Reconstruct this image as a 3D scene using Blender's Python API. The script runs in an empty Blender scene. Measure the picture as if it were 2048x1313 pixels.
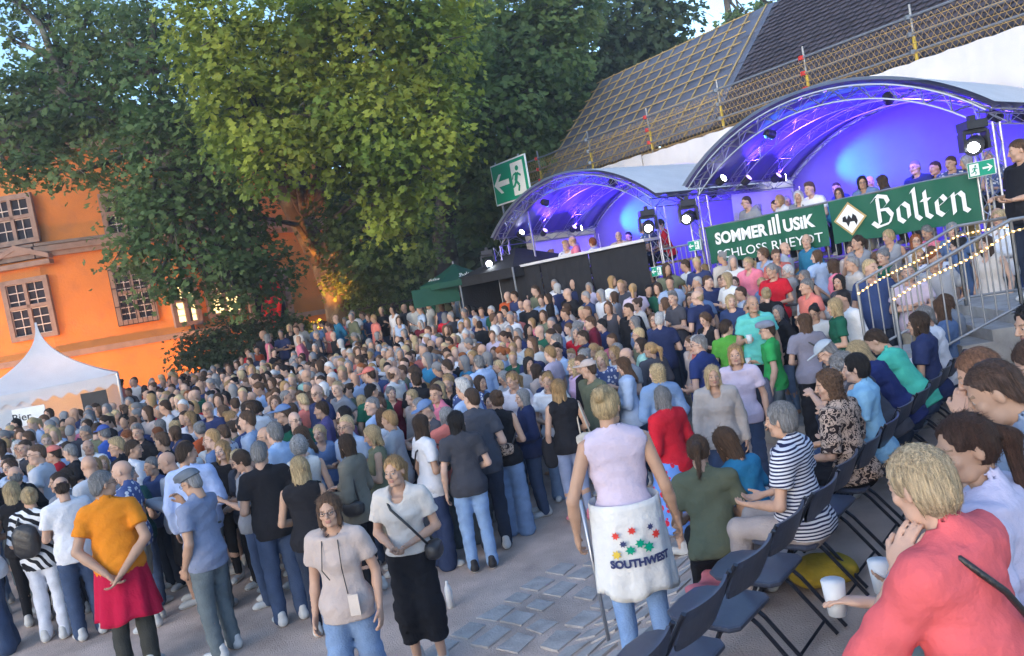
import bpy, bmesh, math, random
import numpy as np
from mathutils import Vector, Matrix, Euler
random.seed(7); RNG = np.random.default_rng(7)
R = math.radians
SC = bpy.context.scene
COL = SC.collection
# ---------------------------------------------------------------- camera
CAMZ, FPX, PITCH, ROLL = 2.9, 1500.0, R(3.0), R(10.0)
cd = bpy.data.cameras.new('camera'); cam = bpy.data.objects.new('camera', cd); COL.objects.link(cam)
cd.sensor_width = 36; cd.lens = 36*FPX/2048; cd.clip_end = 2000; cd.clip_start = 0.05
_F = Vector((0, math.cos(PITCH), -math.sin(PITCH))); _R0 = Vector((1, 0, 0)); _U0 = Vector((0, math.sin(PITCH), math.cos(PITCH)))
_RT = _R0*math.cos(ROLL) - _U0*math.sin(ROLL); _UP = _R0*math.sin(ROLL) + _U0*math.cos(ROLL)
m = Matrix((_RT, _UP, -_F)).transposed().to_4x4(); m.translation = (0, 0, CAMZ)
cam.matrix_world = m; SC.camera = cam
# ---------------------------------------------------------------- dusk sky, weak soft sun, exposure
W = bpy.data.worlds.new('World'); SC.world = W; W.use_nodes = True
wn = W.node_tree.nodes; wl = W.node_tree.links
sky = wn.new('ShaderNodeTexSky'); sky.sky_type = 'NISHITA'; sky.sun_disc = False
SUN_EL, SUN_AZ = R(12), R(215)          # low sun behind the camera, a little to the side
sky.sun_elevation = SUN_EL; sky.sun_rotation = SUN_AZ; sky.ozone_density = 2.6; sky.air_density = 1.0; sky.dust_density = 0.7
wl.new(sky.outputs[0], wn['Background'].inputs[0]); wn['Background'].inputs[1].default_value = 0.15
sd = bpy.data.lights.new('sun', 'SUN'); sd.energy = 0.36; sd.angle = R(60); sd.color = (1, 0.89, 0.82)
sun = bpy.data.objects.new('sun', sd); COL.objects.link(sun)
sdir = Vector((math.sin(SUN_AZ)*math.cos(R(30)), math.cos(SUN_AZ)*math.cos(R(30)), math.sin(R(30))))
sdir = Vector((math.sin(SUN_AZ)*math.cos(SUN_EL), math.cos(SUN_AZ)*math.cos(SUN_EL), math.sin(SUN_EL)))
sun.rotation_euler = sdir.to_track_quat('Z', 'Y').to_euler(); sun.location = sdir*50
SC.view_settings.view_transform = 'Standard'; SC.view_settings.look = 'None'; SC.view_settings.gamma = 1
SC.view_settings.exposure = 2.08
SC.cycles.use_denoising = True; SC.cycles.max_bounces = 6; SC.cycles.transparent_max_bounces = 6
SC.cycles.sample_clamp_indirect = 4
# ---------------------------------------------------------------- helpers
def ray(x, y):
    return _F + _RT*((x-1024)/FPX) + _UP*(-(y-656.5)/FPX)
def at(x, y, Y):                       # a photograph pixel at depth Y -> world point
    d = ray(x, y); t = Y/d.y
    return Vector((0, 0, CAMZ)) + d*t
def atz(x, y, z):                      # a photograph pixel on the level z
    d = ray(x, y); t = (z-CAMZ)/d.z
    return Vector((0, 0, CAMZ)) + d*t
def sstep(a, b, x):
    t = np.clip((x-a)/(b-a), 0, 1); return t*t*(3-2*t)
# seating front: a point of the first row of chair backs, its direction and outward normal
L0 = Vector((0.43, 3.06, 0)); LD = Vector((0.655, 0.755, 0)).normalized(); LN = Vector((-LD.y, LD.x, 0))
def rowp(s, n, z=0): p = L0 + LD*s + LN*n; return Vector((p.x, p.y, z))
def ns(x, y): return ((x-L0.x)*LN.x+(y-L0.y)*LN.y, (x-L0.x)*LD.x+(y-L0.y)*LD.y)
# pavilion line
T0 = Vector((7.3, 11.0, 0)); TE = Vector((-0.617, 0.787, 0)).normalized(); TW = Vector((TE.y, -TE.x, 0))
def tp(t, w, z): p = T0 + TE*t + TW*w; return Vector((p.x, p.y, z))
def dT(x, y): return -((x-T0.x)*TW.x+(y-T0.y)*TW.y)
def tT(x, y): return (x-T0.x)*TE.x+(y-T0.y)*TE.y
def ground_z(x, y):
    x = np.asarray(x, float); y = np.asarray(y, float)
    n, s = ns(x, y)
    z = 0.03*np.clip(y-8, 0, 16)
    z = z + 0.5*(1-sstep(0.95, 2.3, n))*(1-sstep(7.5, 10, s))
    z = np.maximum(z, 1.25*sstep(19.5, 22.5, y)*sstep(-9.5, -6.5, x))
    return z + 0.012*np.sin(x*2.1+y)*np.sin(y*1.7)
TIERS = [(2.6, 3.4, .36), (1.8, 2.6, .58), (0.9, 1.8, .82), (-0.05, 0.9, 1.06)]     # distance in front of the pavilions, level
def stand_z(x, y):
    d, t = dT(x, y), tT(x, y)
    z = float(ground_z(x, y))
    if -2.2 < t < 12.5:
        for a, b, h in TIERS:
            if a <= d < b: z = max(z, h)
    return z

class MB:
    def __init__(s): s.v = []; s.f = []; s.mi = []; s.cur = 0
    def face(s, idx): s.f.append(tuple(idx)); s.mi.append(s.cur)
    def quad(s, a, b, c, d):
        n = len(s.v); s.v += [tuple(a), tuple(b), tuple(c), tuple(d)]; s.face((n, n+1, n+2, n+3))
    def poly(s, pts):
        n = len(s.v); s.v += [tuple(p) for p in pts]; s.face(range(n, n+len(pts)))
    def hexa(s, p):                    # 8 corners, bottom ring then top ring
        n = len(s.v); s.v += [tuple(q) for q in p]
        for q in ((3,2,1,0),(4,5,6,7),(0,1,5,4),(1,2,6,5),(2,3,7,6),(3,0,4,7)): s.face([n+i for i in q])
    def box(s, c, size, M=None):
        x, y, z = [q/2 for q in size]; c = Vector(c)
        p = [Vector(q) for q in ((-x,-y,-z),(x,-y,-z),(x,y,-z),(-x,y,-z),(-x,-y,z),(x,-y,z),(x,y,z),(-x,y,z))]
        if M is not None: p = [M @ q for q in p]
        s.hexa([q+c for q in p])
    def beam(s, a, b, w, h, up=(0,0,1)):   # a rectangular bar from a to b
        a, b = Vector(a), Vector(b); d = (b-a).normalized(); u = Vector(up)
        sx = d.cross(u)
        if sx.length < 1e-4: sx = d.cross(Vector((1,0,0)))
        sx.normalize(); u = sx.cross(d); sx = sx*(w/2); u = u*(h/2)
        s.hexa([a-sx-u, a+sx-u, b+sx-u, b-sx-u, a-sx+u, a+sx+u, b+sx+u, b-sx+u])
    def tube(s, pts, r, n=6, caps=True):
        pts = [Vector(p) for p in pts]; rs = r if hasattr(r, '__len__') else [r]*len(pts)
        base = len(s.v); prev = None
        for i, p in enumerate(pts):
            d = (pts[min(i+1, len(pts)-1)]-pts[max(i-1, 0)]).normalized()
            if prev is None:
                u = d.cross(Vector((0,0,1)))
                if u.length < .05: u = d.cross(Vector((1,0,0)))
            else: u = prev - d*prev.dot(d)
            u.normalize(); prev = u; w = d.cross(u)
            for k in range(n):
                a = 2*math.pi*k/n; s.v.append(tuple(p+(u*math.cos(a)+w*math.sin(a))*rs[i]))
        for i in range(len(pts)-1):
            for k in range(n):
                a = base+i*n+k; b = base+i*n+(k+1)%n; s.face((a, b, b+n, a+n))
        if caps:
            s.face([base+k for k in range(n)][::-1]); s.face([base+(len(pts)-1)*n+k for k in range(n)])
    def lathe(s, prof, c=(0,0,0), n=16, M=None):
        base = len(s.v); c = Vector(c)
        for (r, z) in prof:
            for k in range(n):
                a = 2*math.pi*k/n; p = Vector((r*math.cos(a), r*math.sin(a), z))
                if M is not None: p = M @ p
                s.v.append(tuple(p+c))
        for i in range(len(prof)-1):
            for k in range(n):
                a = base+i*n+k; b = base+i*n+(k+1)%n; s.face((a, b, b+n, a+n))
        s.face([base+k for k in range(n)][::-1]); s.face([base+(len(prof)-1)*n+k for k in range(n)])
    def sheet(s, grid):                # rows of points
        base = len(s.v); w = len(grid[0])
        for row in grid: s.v += [tuple(p) for p in row]
        for i in range(len(grid)-1):
            for k in range(w-1):
                a = base+i*w+k; s.face((a, a+1, a+w+1, a+w))
    def mesh(s, name='m', smooth=False):
        me = bpy.data.meshes.new(name); me.from_pydata(s.v, [], s.f)
        me.polygons.foreach_set('material_index', s.mi)
        if smooth: me.polygons.foreach_set('use_smooth', [True]*len(s.f))
        me.update(); return me
def np_mesh(name, V, Fq, smooth=True, mi=None):       # fast: numpy verts, faces all of one size
    me = bpy.data.meshes.new(name); k = Fq.shape[1]
    me.vertices.add(len(V)); me.vertices.foreach_set('co', np.ascontiguousarray(V, np.float32).ravel())
    me.loops.add(Fq.size); me.loops.foreach_set('vertex_index', np.ascontiguousarray(Fq, np.int32).ravel())
    me.polygons.add(len(Fq)); me.polygons.foreach_set('loop_start', np.arange(0, Fq.size, k, dtype=np.int32))
    if smooth: me.polygons.foreach_set('use_smooth', np.ones(len(Fq), bool))
    if mi is not None: me.polygons.foreach_set('material_index', np.ascontiguousarray(mi, np.int32))
    me.update(calc_edges=True); return me
def link(name, me, mats=None, parent=None, loc=None, rot=None):
    o = bpy.data.objects.new(name, me); COL.objects.link(o)
    if mats is not None and me is not None and not len(me.materials):
        for mm in (mats if isinstance(mats, (list, tuple)) else [mats]): me.materials.append(mm)
    if parent is not None: o.parent = parent
    if loc is not None: o.location = loc
    if rot is not None: o.rotation_euler = rot
    return o
def obj(name, mb, mats, parent=None, smooth=False, loc=None, rot=None):
    return link(name, mb.mesh(name, smooth), mats, parent, loc, rot)
def tag(o, label=None, cat=None, group=None, kind=None):
    if label: o['label'] = label
    if cat: o['category'] = cat
    if group: o['group'] = group
    if kind: o['kind'] = kind
    return o
def empty(name, loc=(0,0,0), rz=0):
    o = bpy.data.objects.new(name, None); COL.objects.link(o); o.location = loc; o.rotation_euler = (0,0,rz); return o
def copy_tree(o, parent=None):
    c = o.copy(); COL.objects.link(c); c.parent = parent
    for ch in list(o.children): copy_tree(ch, c)
    return c
_fontcache = {}
def text_mesh(body, size, extrude=0.004, bold=0.0):
    k = (body, size, extrude, bold)
    if k in _fontcache: return _fontcache[k]
    cu = bpy.data.curves.new('t', 'FONT'); cu.body = body; cu.size = size; cu.extrude = extrude; cu.offset = bold; cu.resolution_u = 3
    cu.align_x = 'CENTER'; cu.align_y = 'CENTER'
    o = bpy.data.objects.new('t', cu); COL.objects.link(o)
    me = bpy.data.meshes.new_from_object(o.evaluated_get(bpy.context.evaluated_depsgraph_get()))
    bpy.data.objects.remove(o); bpy.data.curves.remove(cu); _fontcache[k] = me; return me
# ---------------------------------------------------------------- materials
MT = {}
def M(name, col, rough=.8, var=.12, scale=6, bump=0, bscale=None, metal=0, emit=None, estr=1, oc=False, stretch=None, spec=.3, transl=0, dark=None, detail=4):
    if name in MT: return MT[name]
    m = bpy.data.materials.new(name); m.use_nodes = True; nt = m.node_tree; N = nt.nodes; L = nt.links
    b = N['Principled BSDF']; b.inputs['Roughness'].default_value = rough; b.inputs['Metallic'].default_value = metal
    b.inputs['Specular IOR Level'].default_value = spec
    tc = N.new('ShaderNodeTexCoord'); src = tc.outputs['Object']
    if stretch:
        mp = N.new('ShaderNodeMapping'); mp.inputs['Scale'].default_value = stretch; L.new(src, mp.inputs[0]); src = mp.outputs[0]
    nz = N.new('ShaderNodeTexNoise'); nz.inputs['Scale'].default_value = scale; nz.inputs['Detail'].default_value = detail; L.new(src, nz.inputs['Vector'])
    mr = N.new('ShaderNodeMapRange'); mr.inputs[1].default_value = .25; mr.inputs[2].default_value = .75; mr.inputs[3].default_value = 1-var; mr.inputs[4].default_value = 1+var
    L.new(nz.outputs[0], mr.inputs[0])
    mx = N.new('ShaderNodeMix'); mx.data_type = 'RGBA'; mx.blend_type = 'MULTIPLY'; mx.inputs[0].default_value = 1
    if oc:
        oi = N.new('ShaderNodeObjectInfo'); L.new(oi.outputs['Color'], mx.inputs[6])
    elif dark:
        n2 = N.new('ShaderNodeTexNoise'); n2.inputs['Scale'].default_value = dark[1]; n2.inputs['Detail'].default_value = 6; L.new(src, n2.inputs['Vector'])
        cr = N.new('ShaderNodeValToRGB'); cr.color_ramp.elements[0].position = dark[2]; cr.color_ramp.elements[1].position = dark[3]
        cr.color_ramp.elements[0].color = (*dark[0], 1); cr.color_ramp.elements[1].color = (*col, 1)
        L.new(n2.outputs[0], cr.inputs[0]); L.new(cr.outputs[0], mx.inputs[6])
    else: mx.inputs[6].default_value = (*col, 1)
    L.new(mr.outputs[0], mx.inputs[7]); L.new(mx.outputs[2], b.inputs['Base Color'])
    if bump:
        nb = N.new('ShaderNodeTexNoise'); nb.inputs['Scale'].default_value = bscale or scale*4; nb.inputs['Detail'].default_value = 5; L.new(src, nb.inputs['Vector'])
        bp = N.new('ShaderNodeBump'); bp.inputs['Strength'].default_value = bump; bp.inputs['Distance'].default_value = .02
        L.new(nb.outputs[0], bp.inputs['Height']); L.new(bp.outputs[0], b.inputs['Normal'])
    if emit: b.inputs['Emission Color'].default_value = (*emit, 1); b.inputs['Emission Strength'].default_value = estr
    if transl:
        ts = N.new('ShaderNodeBsdfTranslucent'); L.new(mx.outputs[2], ts.inputs[0]); ms = N.new('ShaderNodeMixShader'); ms.inputs[0].default_value = transl
        L.new(b.outputs[0], ms.inputs[1]); L.new(ts.outputs[0], ms.inputs[2]); L.new(ms.outputs[0], N['Material Output'].inputs[0])
    MT[name] = m; return m
M('gravel', (.58,.45,.39), .95, .18, 3.5, .8, 80, dark=((.43,.33,.28), 1.3, .35, .6), detail=9)
M('stone', (.30,.29,.28), .85, .25, 5, .5, 25); M('cobble', (.40,.36,.34), .75, .25, 6, .5, 40)
M('plaster', (.58,.20,.05), .9, .14, .8, .35, 12, dark=((.5,.18,.06), 2.5, .25, .5)); M('sandstone', (.26,.18,.145), .9, .2, 4, .4, 30)
M('slate', (.07,.07,.085), .6, .3, 9, .2); M('slate_old', (.075,.06,.07), .65, .35, 3, .25, 30)
M('white_fabric', (.72,.73,.76), .7, .05, 3, .15, 8, transl=.25); M('tent_fabric', (.13,.12,.21), .6, .05, 3, .1, 6)
M('alu', (.42,.43,.47), .45, .06, 20, 0, metal=.9); M('steel', (.24,.25,.27), .5, .15, 12, .1, metal=.6)
M('black_metal', (.03,.03,.035), .5, .2, 10); M('black_fabric', (.018,.018,.022), .85, .2, 6, .3, 20)
M('chair_plastic', (.05,.058,.09), .38, .12, 30, .08, 200, spec=.5); M('chair_tube', (.03,.032,.045), .3, .1, 20, metal=.5)
M('green_banner', (.009,.095,.055), .6, .08, 3, .15, 6); M('print_white', (.75,.76,.76), .6, .03, 5); M('sign_green', (.0,.27,.16), .45, .04, 4)
M('umbrella_green', (.008,.065,.042), .7, .1, 4); M('timber', (.42,.30,.13), .8, .2, 8, .3, stretch=(1,1,8)); M('foil', (.10,.11,.15), .35, .25, 2.5, .4, 6)
M('tarp', (.60,.58,.60), .75, .1, 1.2, .45, 3); M('yellow', (.6,.42,.05), .6, .15, 8); M('red_paint', (.6,.04,.03), .5, .1, 8); M('net', (.36,.24,.10), .9, .2, 10)
M('bark', (.085,.07,.055), .95, .35, 2.5, .7, 14, dark=((.17,.155,.11), 2.2, .36, .5)); M('twig', (.10,.08,.06), .95, .3, 6)
M('glass', (.03,.03,.04), .6, .1, 3, spec=.04); M('glass_lit', (.3,.2,.08), .3, .3, 5, emit=(1,.68,.28), estr=.8); M('frame_white', (.55,.47,.42), .6, .1, 8)
M('lamp_glass', (1,1,1), .3, .02, 5, emit=(.85,.92,1), estr=18); M('bulb', (1,.8,.5), .3, .02, 5, emit=(1,.52,.14), estr=2.2); M('flood_glass', (1,.7,.3), .3, .02, 5, emit=(1,.5,.13), estr=60)
M('lamp_violet', (.2,.1,.6), .3, .02, 5, emit=(.3,.2,1), estr=1.5); M('red_cloth', (.62,.02,.02), .8, .1, 6, .2)
M('skin', (1,1,1), .55, .07, 14, .06, 120, oc=True, spec=.35); M('cloth', (1,1,1), .88, .13, 5, .65, 16, oc=True, spec=.15); M('denim', (1,1,1), .9, .2, 7, .4, 90, oc=True, spec=.1)
M('hair', (1,1,1), .55, .6, 30, .8, 70, oc=True, stretch=(4,4,.4), spec=.3); M('curls', (1,1,1), .6, .5, 60, 1.0, 70, oc=True, spec=.3)
M('lips', (.36,.165,.135), .45, .05, 9); M('eye_dark', (.03,.022,.02), .2, .05, 9, spec=.6); M('eye_white', (.36,.34,.33), .3, .03, 9); M('brow', (.19,.12,.08), .8, .2, 40)
M('shoe', (1,1,1), .6, .1, 12, oc=True); M('sole', (.7,.7,.68), .7, .05, 9); M('leather', (.022,.02,.022), .42, .2, 12, .25, 60, spec=.5); M('cup', (.75,.76,.78), .35, .03, 6, transl=.3); M('beer', (.7,.36,.05), .15, .05, 6)
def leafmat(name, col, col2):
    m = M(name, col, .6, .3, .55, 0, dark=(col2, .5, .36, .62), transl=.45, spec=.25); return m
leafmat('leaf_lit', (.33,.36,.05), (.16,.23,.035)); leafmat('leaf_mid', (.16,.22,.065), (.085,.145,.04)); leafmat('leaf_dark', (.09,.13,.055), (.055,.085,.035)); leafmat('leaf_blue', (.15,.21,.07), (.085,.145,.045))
def pattern(name, kind, c1, c2, scale):
    m = bpy.data.materials.new(name); m.use_nodes = True; nt = m.node_tree; N = nt.nodes; L = nt.links; b = N['Principled BSDF']; b.inputs['Roughness'].default_value = .85; b.inputs['Specular IOR Level'].default_value = .15
    tc = N.new('ShaderNodeTexCoord'); cr = N.new('ShaderNodeValToRGB'); cr.color_ramp.interpolation = 'CONSTANT'
    cr.color_ramp.elements[0].color = (*c1, 1); cr.color_ramp.elements[1].color = (*c2, 1)
    if kind in ('stripe', 'zebra'):
        w = N.new('ShaderNodeTexWave'); w.bands_direction = 'Z' if kind == 'stripe' else 'DIAGONAL'; w.inputs['Scale'].default_value = scale
        w.inputs['Distortion'].default_value = .6 if kind == 'stripe' else 9; w.inputs['Detail Scale'].default_value = .7; L.new(tc.outputs['Object'], w.inputs[0]); L.new(w.outputs['Fac'], cr.inputs[0]); cr.color_ramp.elements[1].position = .55
    elif kind == 'leopard':
        w = N.new('ShaderNodeTexNoise'); w.inputs['Scale'].default_value = scale; w.inputs['Detail'].default_value = 1.5; L.new(tc.outputs['Object'], w.inputs['Vector']); L.new(w.outputs[0], cr.inputs[0])
        cr.color_ramp.elements[1].position = .44; e = cr.color_ramp.elements.new(.52); e.color = (*c1, 1); e2 = cr.color_ramp.elements.new(.57); e2.color = (*c2, 1)
    else:
        w = N.new('ShaderNodeTexVoronoi'); w.inputs['Scale'].default_value = scale; L.new(tc.outputs['Object'], w.inputs['Vector']); L.new(w.outputs['Distance'], cr.inputs[0]); cr.color_ramp.elements[1].position = .34
    L.new(cr.outputs[0], b.inputs['Base Color']); MT[name] = m; return m
pattern('stripes', 'stripe', (.62,.62,.68), (.02,.025,.07), 14); pattern('navy_stripes', 'stripe', (.02,.03,.10), (.4,.4,.46), 5); pattern('zebra', 'zebra', (.65,.65,.68), (.015,.015,.02), 4.5)
pattern('leopard', 'leopard', (.03,.02,.02), (.5,.36,.28), 24); pattern('floral', 'spots', (.5,.02,.05), (.13,.27,.65), 11); pattern('plaid', 'spots', (.55,.56,.6), (.06,.09,.22), 18); pattern('dots', 'spots', (.1,.1,.2), (.6,.6,.66), 16)
# ================================================================ the setting: ground, tiers, steps
def axis(lo, hi, n, far):
    c = np.linspace(lo, hi, n); o = np.array([2, 5, 10, 20, 45, 90, 180, 350.0])*far/350
    return np.concatenate([(lo-o)[::-1], c, hi+o])
gx, gy = axis(-24, 16, 190, 350), axis(-6, 32, 180, 350)
GX, GY = np.meshgrid(gx, gy); GZ = ground_z(GX, GY)
V = np.stack([GX, GY, GZ], -1).reshape(-1, 3); w_ = len(gx); ii = np.arange(len(gy)-1)[:, None]*w_+np.arange(w_-1)[None]; ii = ii.ravel()
tag(link('ground', np_mesh('ground', V, np.stack([ii, ii+1, ii+w_+1, ii+w_], 1)), MT['gravel']), kind='structure')
# seating tiers rising behind the first row: each a concrete slab with stone edge blocks
ROWZ = [.65, .95, 1.25, 1.55, 1.85]
tribune = tag(empty('tribune', L0), 'stepped stone seating tribune carrying the rows of folding chairs', 'tribune')
edges = [0.95, -.5, -1.6, -2.6, -3.6, -5.2]
for k in range(5):
    mb = MB(); a, b = edges[k], edges[k+1]
    p = [rowp(-7, b), rowp(8.2, b), rowp(8.2, a-.22), rowp(-7, a-.22)]
    mb.hexa([Vector((q.x, q.y, -.1))-L0 for q in p]+[Vector((q.x, q.y, ROWZ[k]-.012))-L0 for q in p]); obj('step', mb, MT['gravel'], tribune)
    s = -7
    while s < 8.1:
        l = random.uniform(.75, 1.15); e = min(s+l-.012, 8.2); mb = MB(); j = random.uniform(-.008, .008)
        p = [rowp(s, a-.218), rowp(e, a-.218), rowp(e, a+j), rowp(s, a+j)]; zt = ROWZ[k]+random.uniform(-.006, .008)
        mb.hexa([Vector((q.x, q.y, -.1))-L0 for q in p]+[Vector((q.x, q.y, zt))-L0 for q in p]); obj('stone', mb, MT['stone'], tribune); s += l
# cobbles on the path in front of the first step
cob = MB(); cn = 0
pave = tag(empty('cobble_path', rowp(0, 1.5, 0)), kind='structure'); pl = pave.location
for r in range(8):
    n = 1.02+r*.29; s = -3.5+random.uniform(0, .2)
    while s < 4.8:
        l = random.uniform(.28, .44); keep = random.random() < (.93 if r < 5 else .62)
        if keep:
            dn = random.uniform(-.02, .02); c = []
            for (ds, dd) in ((0, 0), (l-.07, 0), (l-.07, .22), (0, .22)):
                q = rowp(s+ds+random.uniform(-.024, .024), n+dn+dd+random.uniform(-.024, .024)); c.append(q)
            h = random.uniform(.010, .017); lo = [Vector((q.x, q.y, float(ground_z(q.x, q.y))-.05))-pl for q in c]; cc = sum(c, Vector())/4
            hi = []
            for q in c: q2 = q+(cc-q)*.07; hi.append(Vector((q2.x, q2.y, float(ground_z(q.x, q.y))+h))-pl)
            mb = MB(); mb.hexa(lo+hi); obj('cobble', mb, MT['cobble'], pave)
        s += l
# standing tiers in front of the pavilions
terr = tag(empty('terrace_steps', tp(5, -2, 0)), kind='structure')
for a, b, h in TIERS:
    t = -2.2
    while t < 12.4:
        l = random.uniform(1.2, 1.6); mb = MB(); p = [tp(t, -b, 0), tp(t+l-.01, -b, 0), tp(t+l-.01, -a+(.3 if a < 0 else 0), 0), tp(t, -a+(.3 if a < 0 else 0), 0)]
        mb.hexa([Vector((q.x, q.y, -.2))-terr.location for q in p]+[Vector((q.x, q.y, h+random.uniform(-.005, .005)))-terr.location for q in p]); obj('slab', mb, MT['stone'], terr); t += l
# ================================================================ castle
castle = tag(empty('castle', (-15, 27, 0)), 'orange floodlit plaster castle with slate roof and stone mullioned windows', 'castle'); CO = castle.location
WALLS = [((-30, 25.2), (-15.4, 25.6)), ((-15.4, 25.6), (-11.2, 27.0)), ((-11.2, 27.0), (-6.8, 32.2))]
def wallpt(k, u, z, out=0):
    a, b = Vector((*WALLS[k][0], 0)), Vector((*WALLS[k][1], 0)); d = (b-a).normalized(); nn = Vector((d.y, -d.x, 0)); p = a+(b-a)*u+nn*out
    return Vector((p.x, p.y, z))-CO
def wallu(k, px, py):                  # where the sight line through a pixel meets wall k
    d = ray(px, py); a, b = WALLS[k]; e = (b[0]-a[0], b[1]-a[1]); den = d.x*e[1]-d.y*e[0]
    t = (a[0]*e[1]-a[1]*e[0])/den; X, Y = d.x*t, d.y*t; return ((X-a[0])*e[0]+(Y-a[1])*e[1])/(e[0]**2+e[1]**2), CAMZ+d.z*t
EAVE = 10.4
for k in range(3):
    mb = MB(); n = 24
    for (z0, z1, out) in ((-.3, 3.3, .18), (3.3, 6.9, .0), (6.9, EAVE, -.06)):
        for i in range(n):
            mb.quad(wallpt(k, i/n, z0, out), wallpt(k, (i+1)/n, z0, out), wallpt(k, (i+1)/n, z1, out), wallpt(k, i/n, z1, out))
    obj('wall', mb, MT['plaster'], castle)
    for z, hh, o in ((3.3, .2, .26), (6.75, .16, .16), (6.93, .2, .24), (7.12, .1, .12), (EAVE-.1, .3, .3)):
        mb = MB(); a, b = wallpt(k, 0, z, o/2), wallpt(k, 1, z, o/2); mb.beam(a, b, o, hh); obj('cornice', mb, MT['sandstone'], castle)
def window(k, px, py, w, h, lit=False, nx=4, ny=4, ped=False, mull=True):
    u, z = wallu(k, px, py); a, b = Vector((*WALLS[k][0], 0)), Vector((*WALLS[k][1], 0)); Lw = (b-a).length; du = 1/Lw
    f = MB(); t = .16
    P = lambda x, zz, o: wallpt(k, u+x*du, z+zz, o)
    for (x0, x1, z0, z1) in ((-w/2-t, w/2+t, h/2, h/2+t), (-w/2-t, w/2+t, -h/2-t, -h/2), (-w/2-t, -w/2, -h/2, h/2), (w/2, w/2+t, -h/2, h/2)):
        f.hexa([P(x0, z0, .0), P(x1, z0, .0), P(x1, z0, .13), P(x0, z0, .13), P(x0, z1, .0), P(x1, z1, .0), P(x1, z1, .13), P(x0, z1, .13)])
    if mull:
        for (x0, x1, z0, z1) in ((-.06, .06, -h/2, h/2), (-w/2, w/2, .02, .14)):
            f.hexa([P(x0, z0, .0), P(x1, z0, .0), P(x1, z0, .115), P(x0, z0, .115), P(x0, z1, .0), P(x1, z1, .0), P(x1, z1, .115), P(x0, z1, .115)])
    if ped:
        f.hexa([P(-w/2-.45, h/2+.5, 0), P(w/2+.45, h/2+.5, 0), P(w/2+.45, h/2+.5, .28), P(-w/2-.45, h/2+.5, .28), P(-w/2-.45, h/2+.66, 0), P(w/2+.45, h/2+.66, 0), P(w/2+.45, h/2+.66, .28), P(-w/2-.45, h/2+.66, .28)])
        for sg in (-1, 1):
            f.hexa([P(sg*(w/2+.45), h/2+.68, 0), P(0, h/2+1.1, 0), P(0, h/2+1.1, .26), P(sg*(w/2+.45), h/2+.68, .26), P(sg*(w/2+.45), h/2+.84, 0), P(0, h/2+1.28, 0), P(0, h/2+1.28, .26), P(sg*(w/2+.45), h/2+.84, .26)])
    wo = obj('window', f, MT['sandstone'], castle)
    g = MB(); g.quad(P(-w/2, -h/2, .025), P(w/2, -h/2, .025), P(w/2, h/2, .025), P(-w/2, h/2, .025)); obj('pane', g, MT['glass_lit' if lit else 'glass'], wo)
    g = MB()
    for i in range(nx+1):
        x = -w/2+w*i/nx; g.beam(P(x, -h/2, .05), P(x, h/2, .05), .022, .03, (0, 1, 0))
    for j in range(ny*2+1): zz = -h/2+h*j/(ny*2); g.beam(P(-w/2, zz, .052), P(w/2, zz, .052), .02, .03)
    obj('glazing_bars', g, MT['frame_white'], wo)
window(0, 62, 618, 1.25, 1.75, nx=4, ny=3, ped=True); window(0, 28, 442, 1.2, 1.35, nx=4, ny=2); window(1, 268, 588, 1.0, 1.75, nx=4, ny=4); window(1, 246, 430, 1.0, 1.25, nx=4, ny=2)
window(2, 368, 605, .7, 1.4, lit=True, nx=2, ny=3); window(2, 446, 596, 1.1, 1.1, lit=True, nx=4, ny=2); window(2, 440, 560, .9, .7, nx=2, ny=2); window(2, 503, 520, .5, .6, nx=2, ny=1); window(2, 492, 443, .6, .9, nx=2, ny=2)
window(0, -120, 640, 1.25, 1.75, nx=4, ny=3, ped=True)
# window cage, downpipe, entrance with red cloth
u_, z_ = wallu(1, 268, 588); cg = MB(); Lw = 4.4
for i in range(9): x = (-.62+1.24*i/8)/Lw; cg.tube([wallpt(1, u_+x, z_-1.05, .32), wallpt(1, u_+x, z_+.9, .32)], .012, 4)
for zz in (-1.05, -.4, .25, .9): cg.tube([wallpt(1, u_-.62/Lw, z_+zz, .05), wallpt(1, u_-.62/Lw, z_+zz, .32), wallpt(1, u_+.62/Lw, z_+zz, .32), wallpt(1, u_+.62/Lw, z_+zz, .05)], .014, 4)
obj('window_grille', cg, MT['black_metal'], castle)
mb = MB(); mb.tube([wallpt(1, .985, -.2, .1), wallpt(1, .985, EAVE-.2, .12)], .07, 8); obj('downpipe', mb, MT['black_metal'], castle)
u_, z_ = wallu(2, 538, 612); mb = MB(); P = lambda x, zz, o: wallpt(2, u_+x/6.8, zz, o)
for (x0, x1, z0, z1) in ((-.95, -.7, 2.6, 5), (.7, .95, 2.6, 5), (-.95, .95, 5, 5.25)): mb.hexa([P(x0, z0, 0), P(x1, z0, 0), P(x1, z0, .2), P(x0, z0, .2), P(x0, z1, 0), P(x1, z1, 0), P(x1, z1, .2), P(x0, z1, .2)])
dr = obj('door', mb, MT['sandstone'], castle); mb = MB(); mb.quad(P(-.7, 2.6, .03), P(.7, 2.6, .03), P(.7, 5, .03), P(-.7, 5, .03)); obj('door_leaf', mb, MT['glass'], dr)
mb = MB(); g = []
for j in range(9):
    g.append([P(-.55+.9*i/8+.12*math.sin(j*.6), 4.95-2.1*j/8*(1 if i > 3 else .75), .3+.09*math.sin(i*1.9+j*.3)) for i in range(9)])
mb.sheet(g); rc = obj('drape', mb, MT['red_cloth'], dr, smooth=True)
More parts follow.
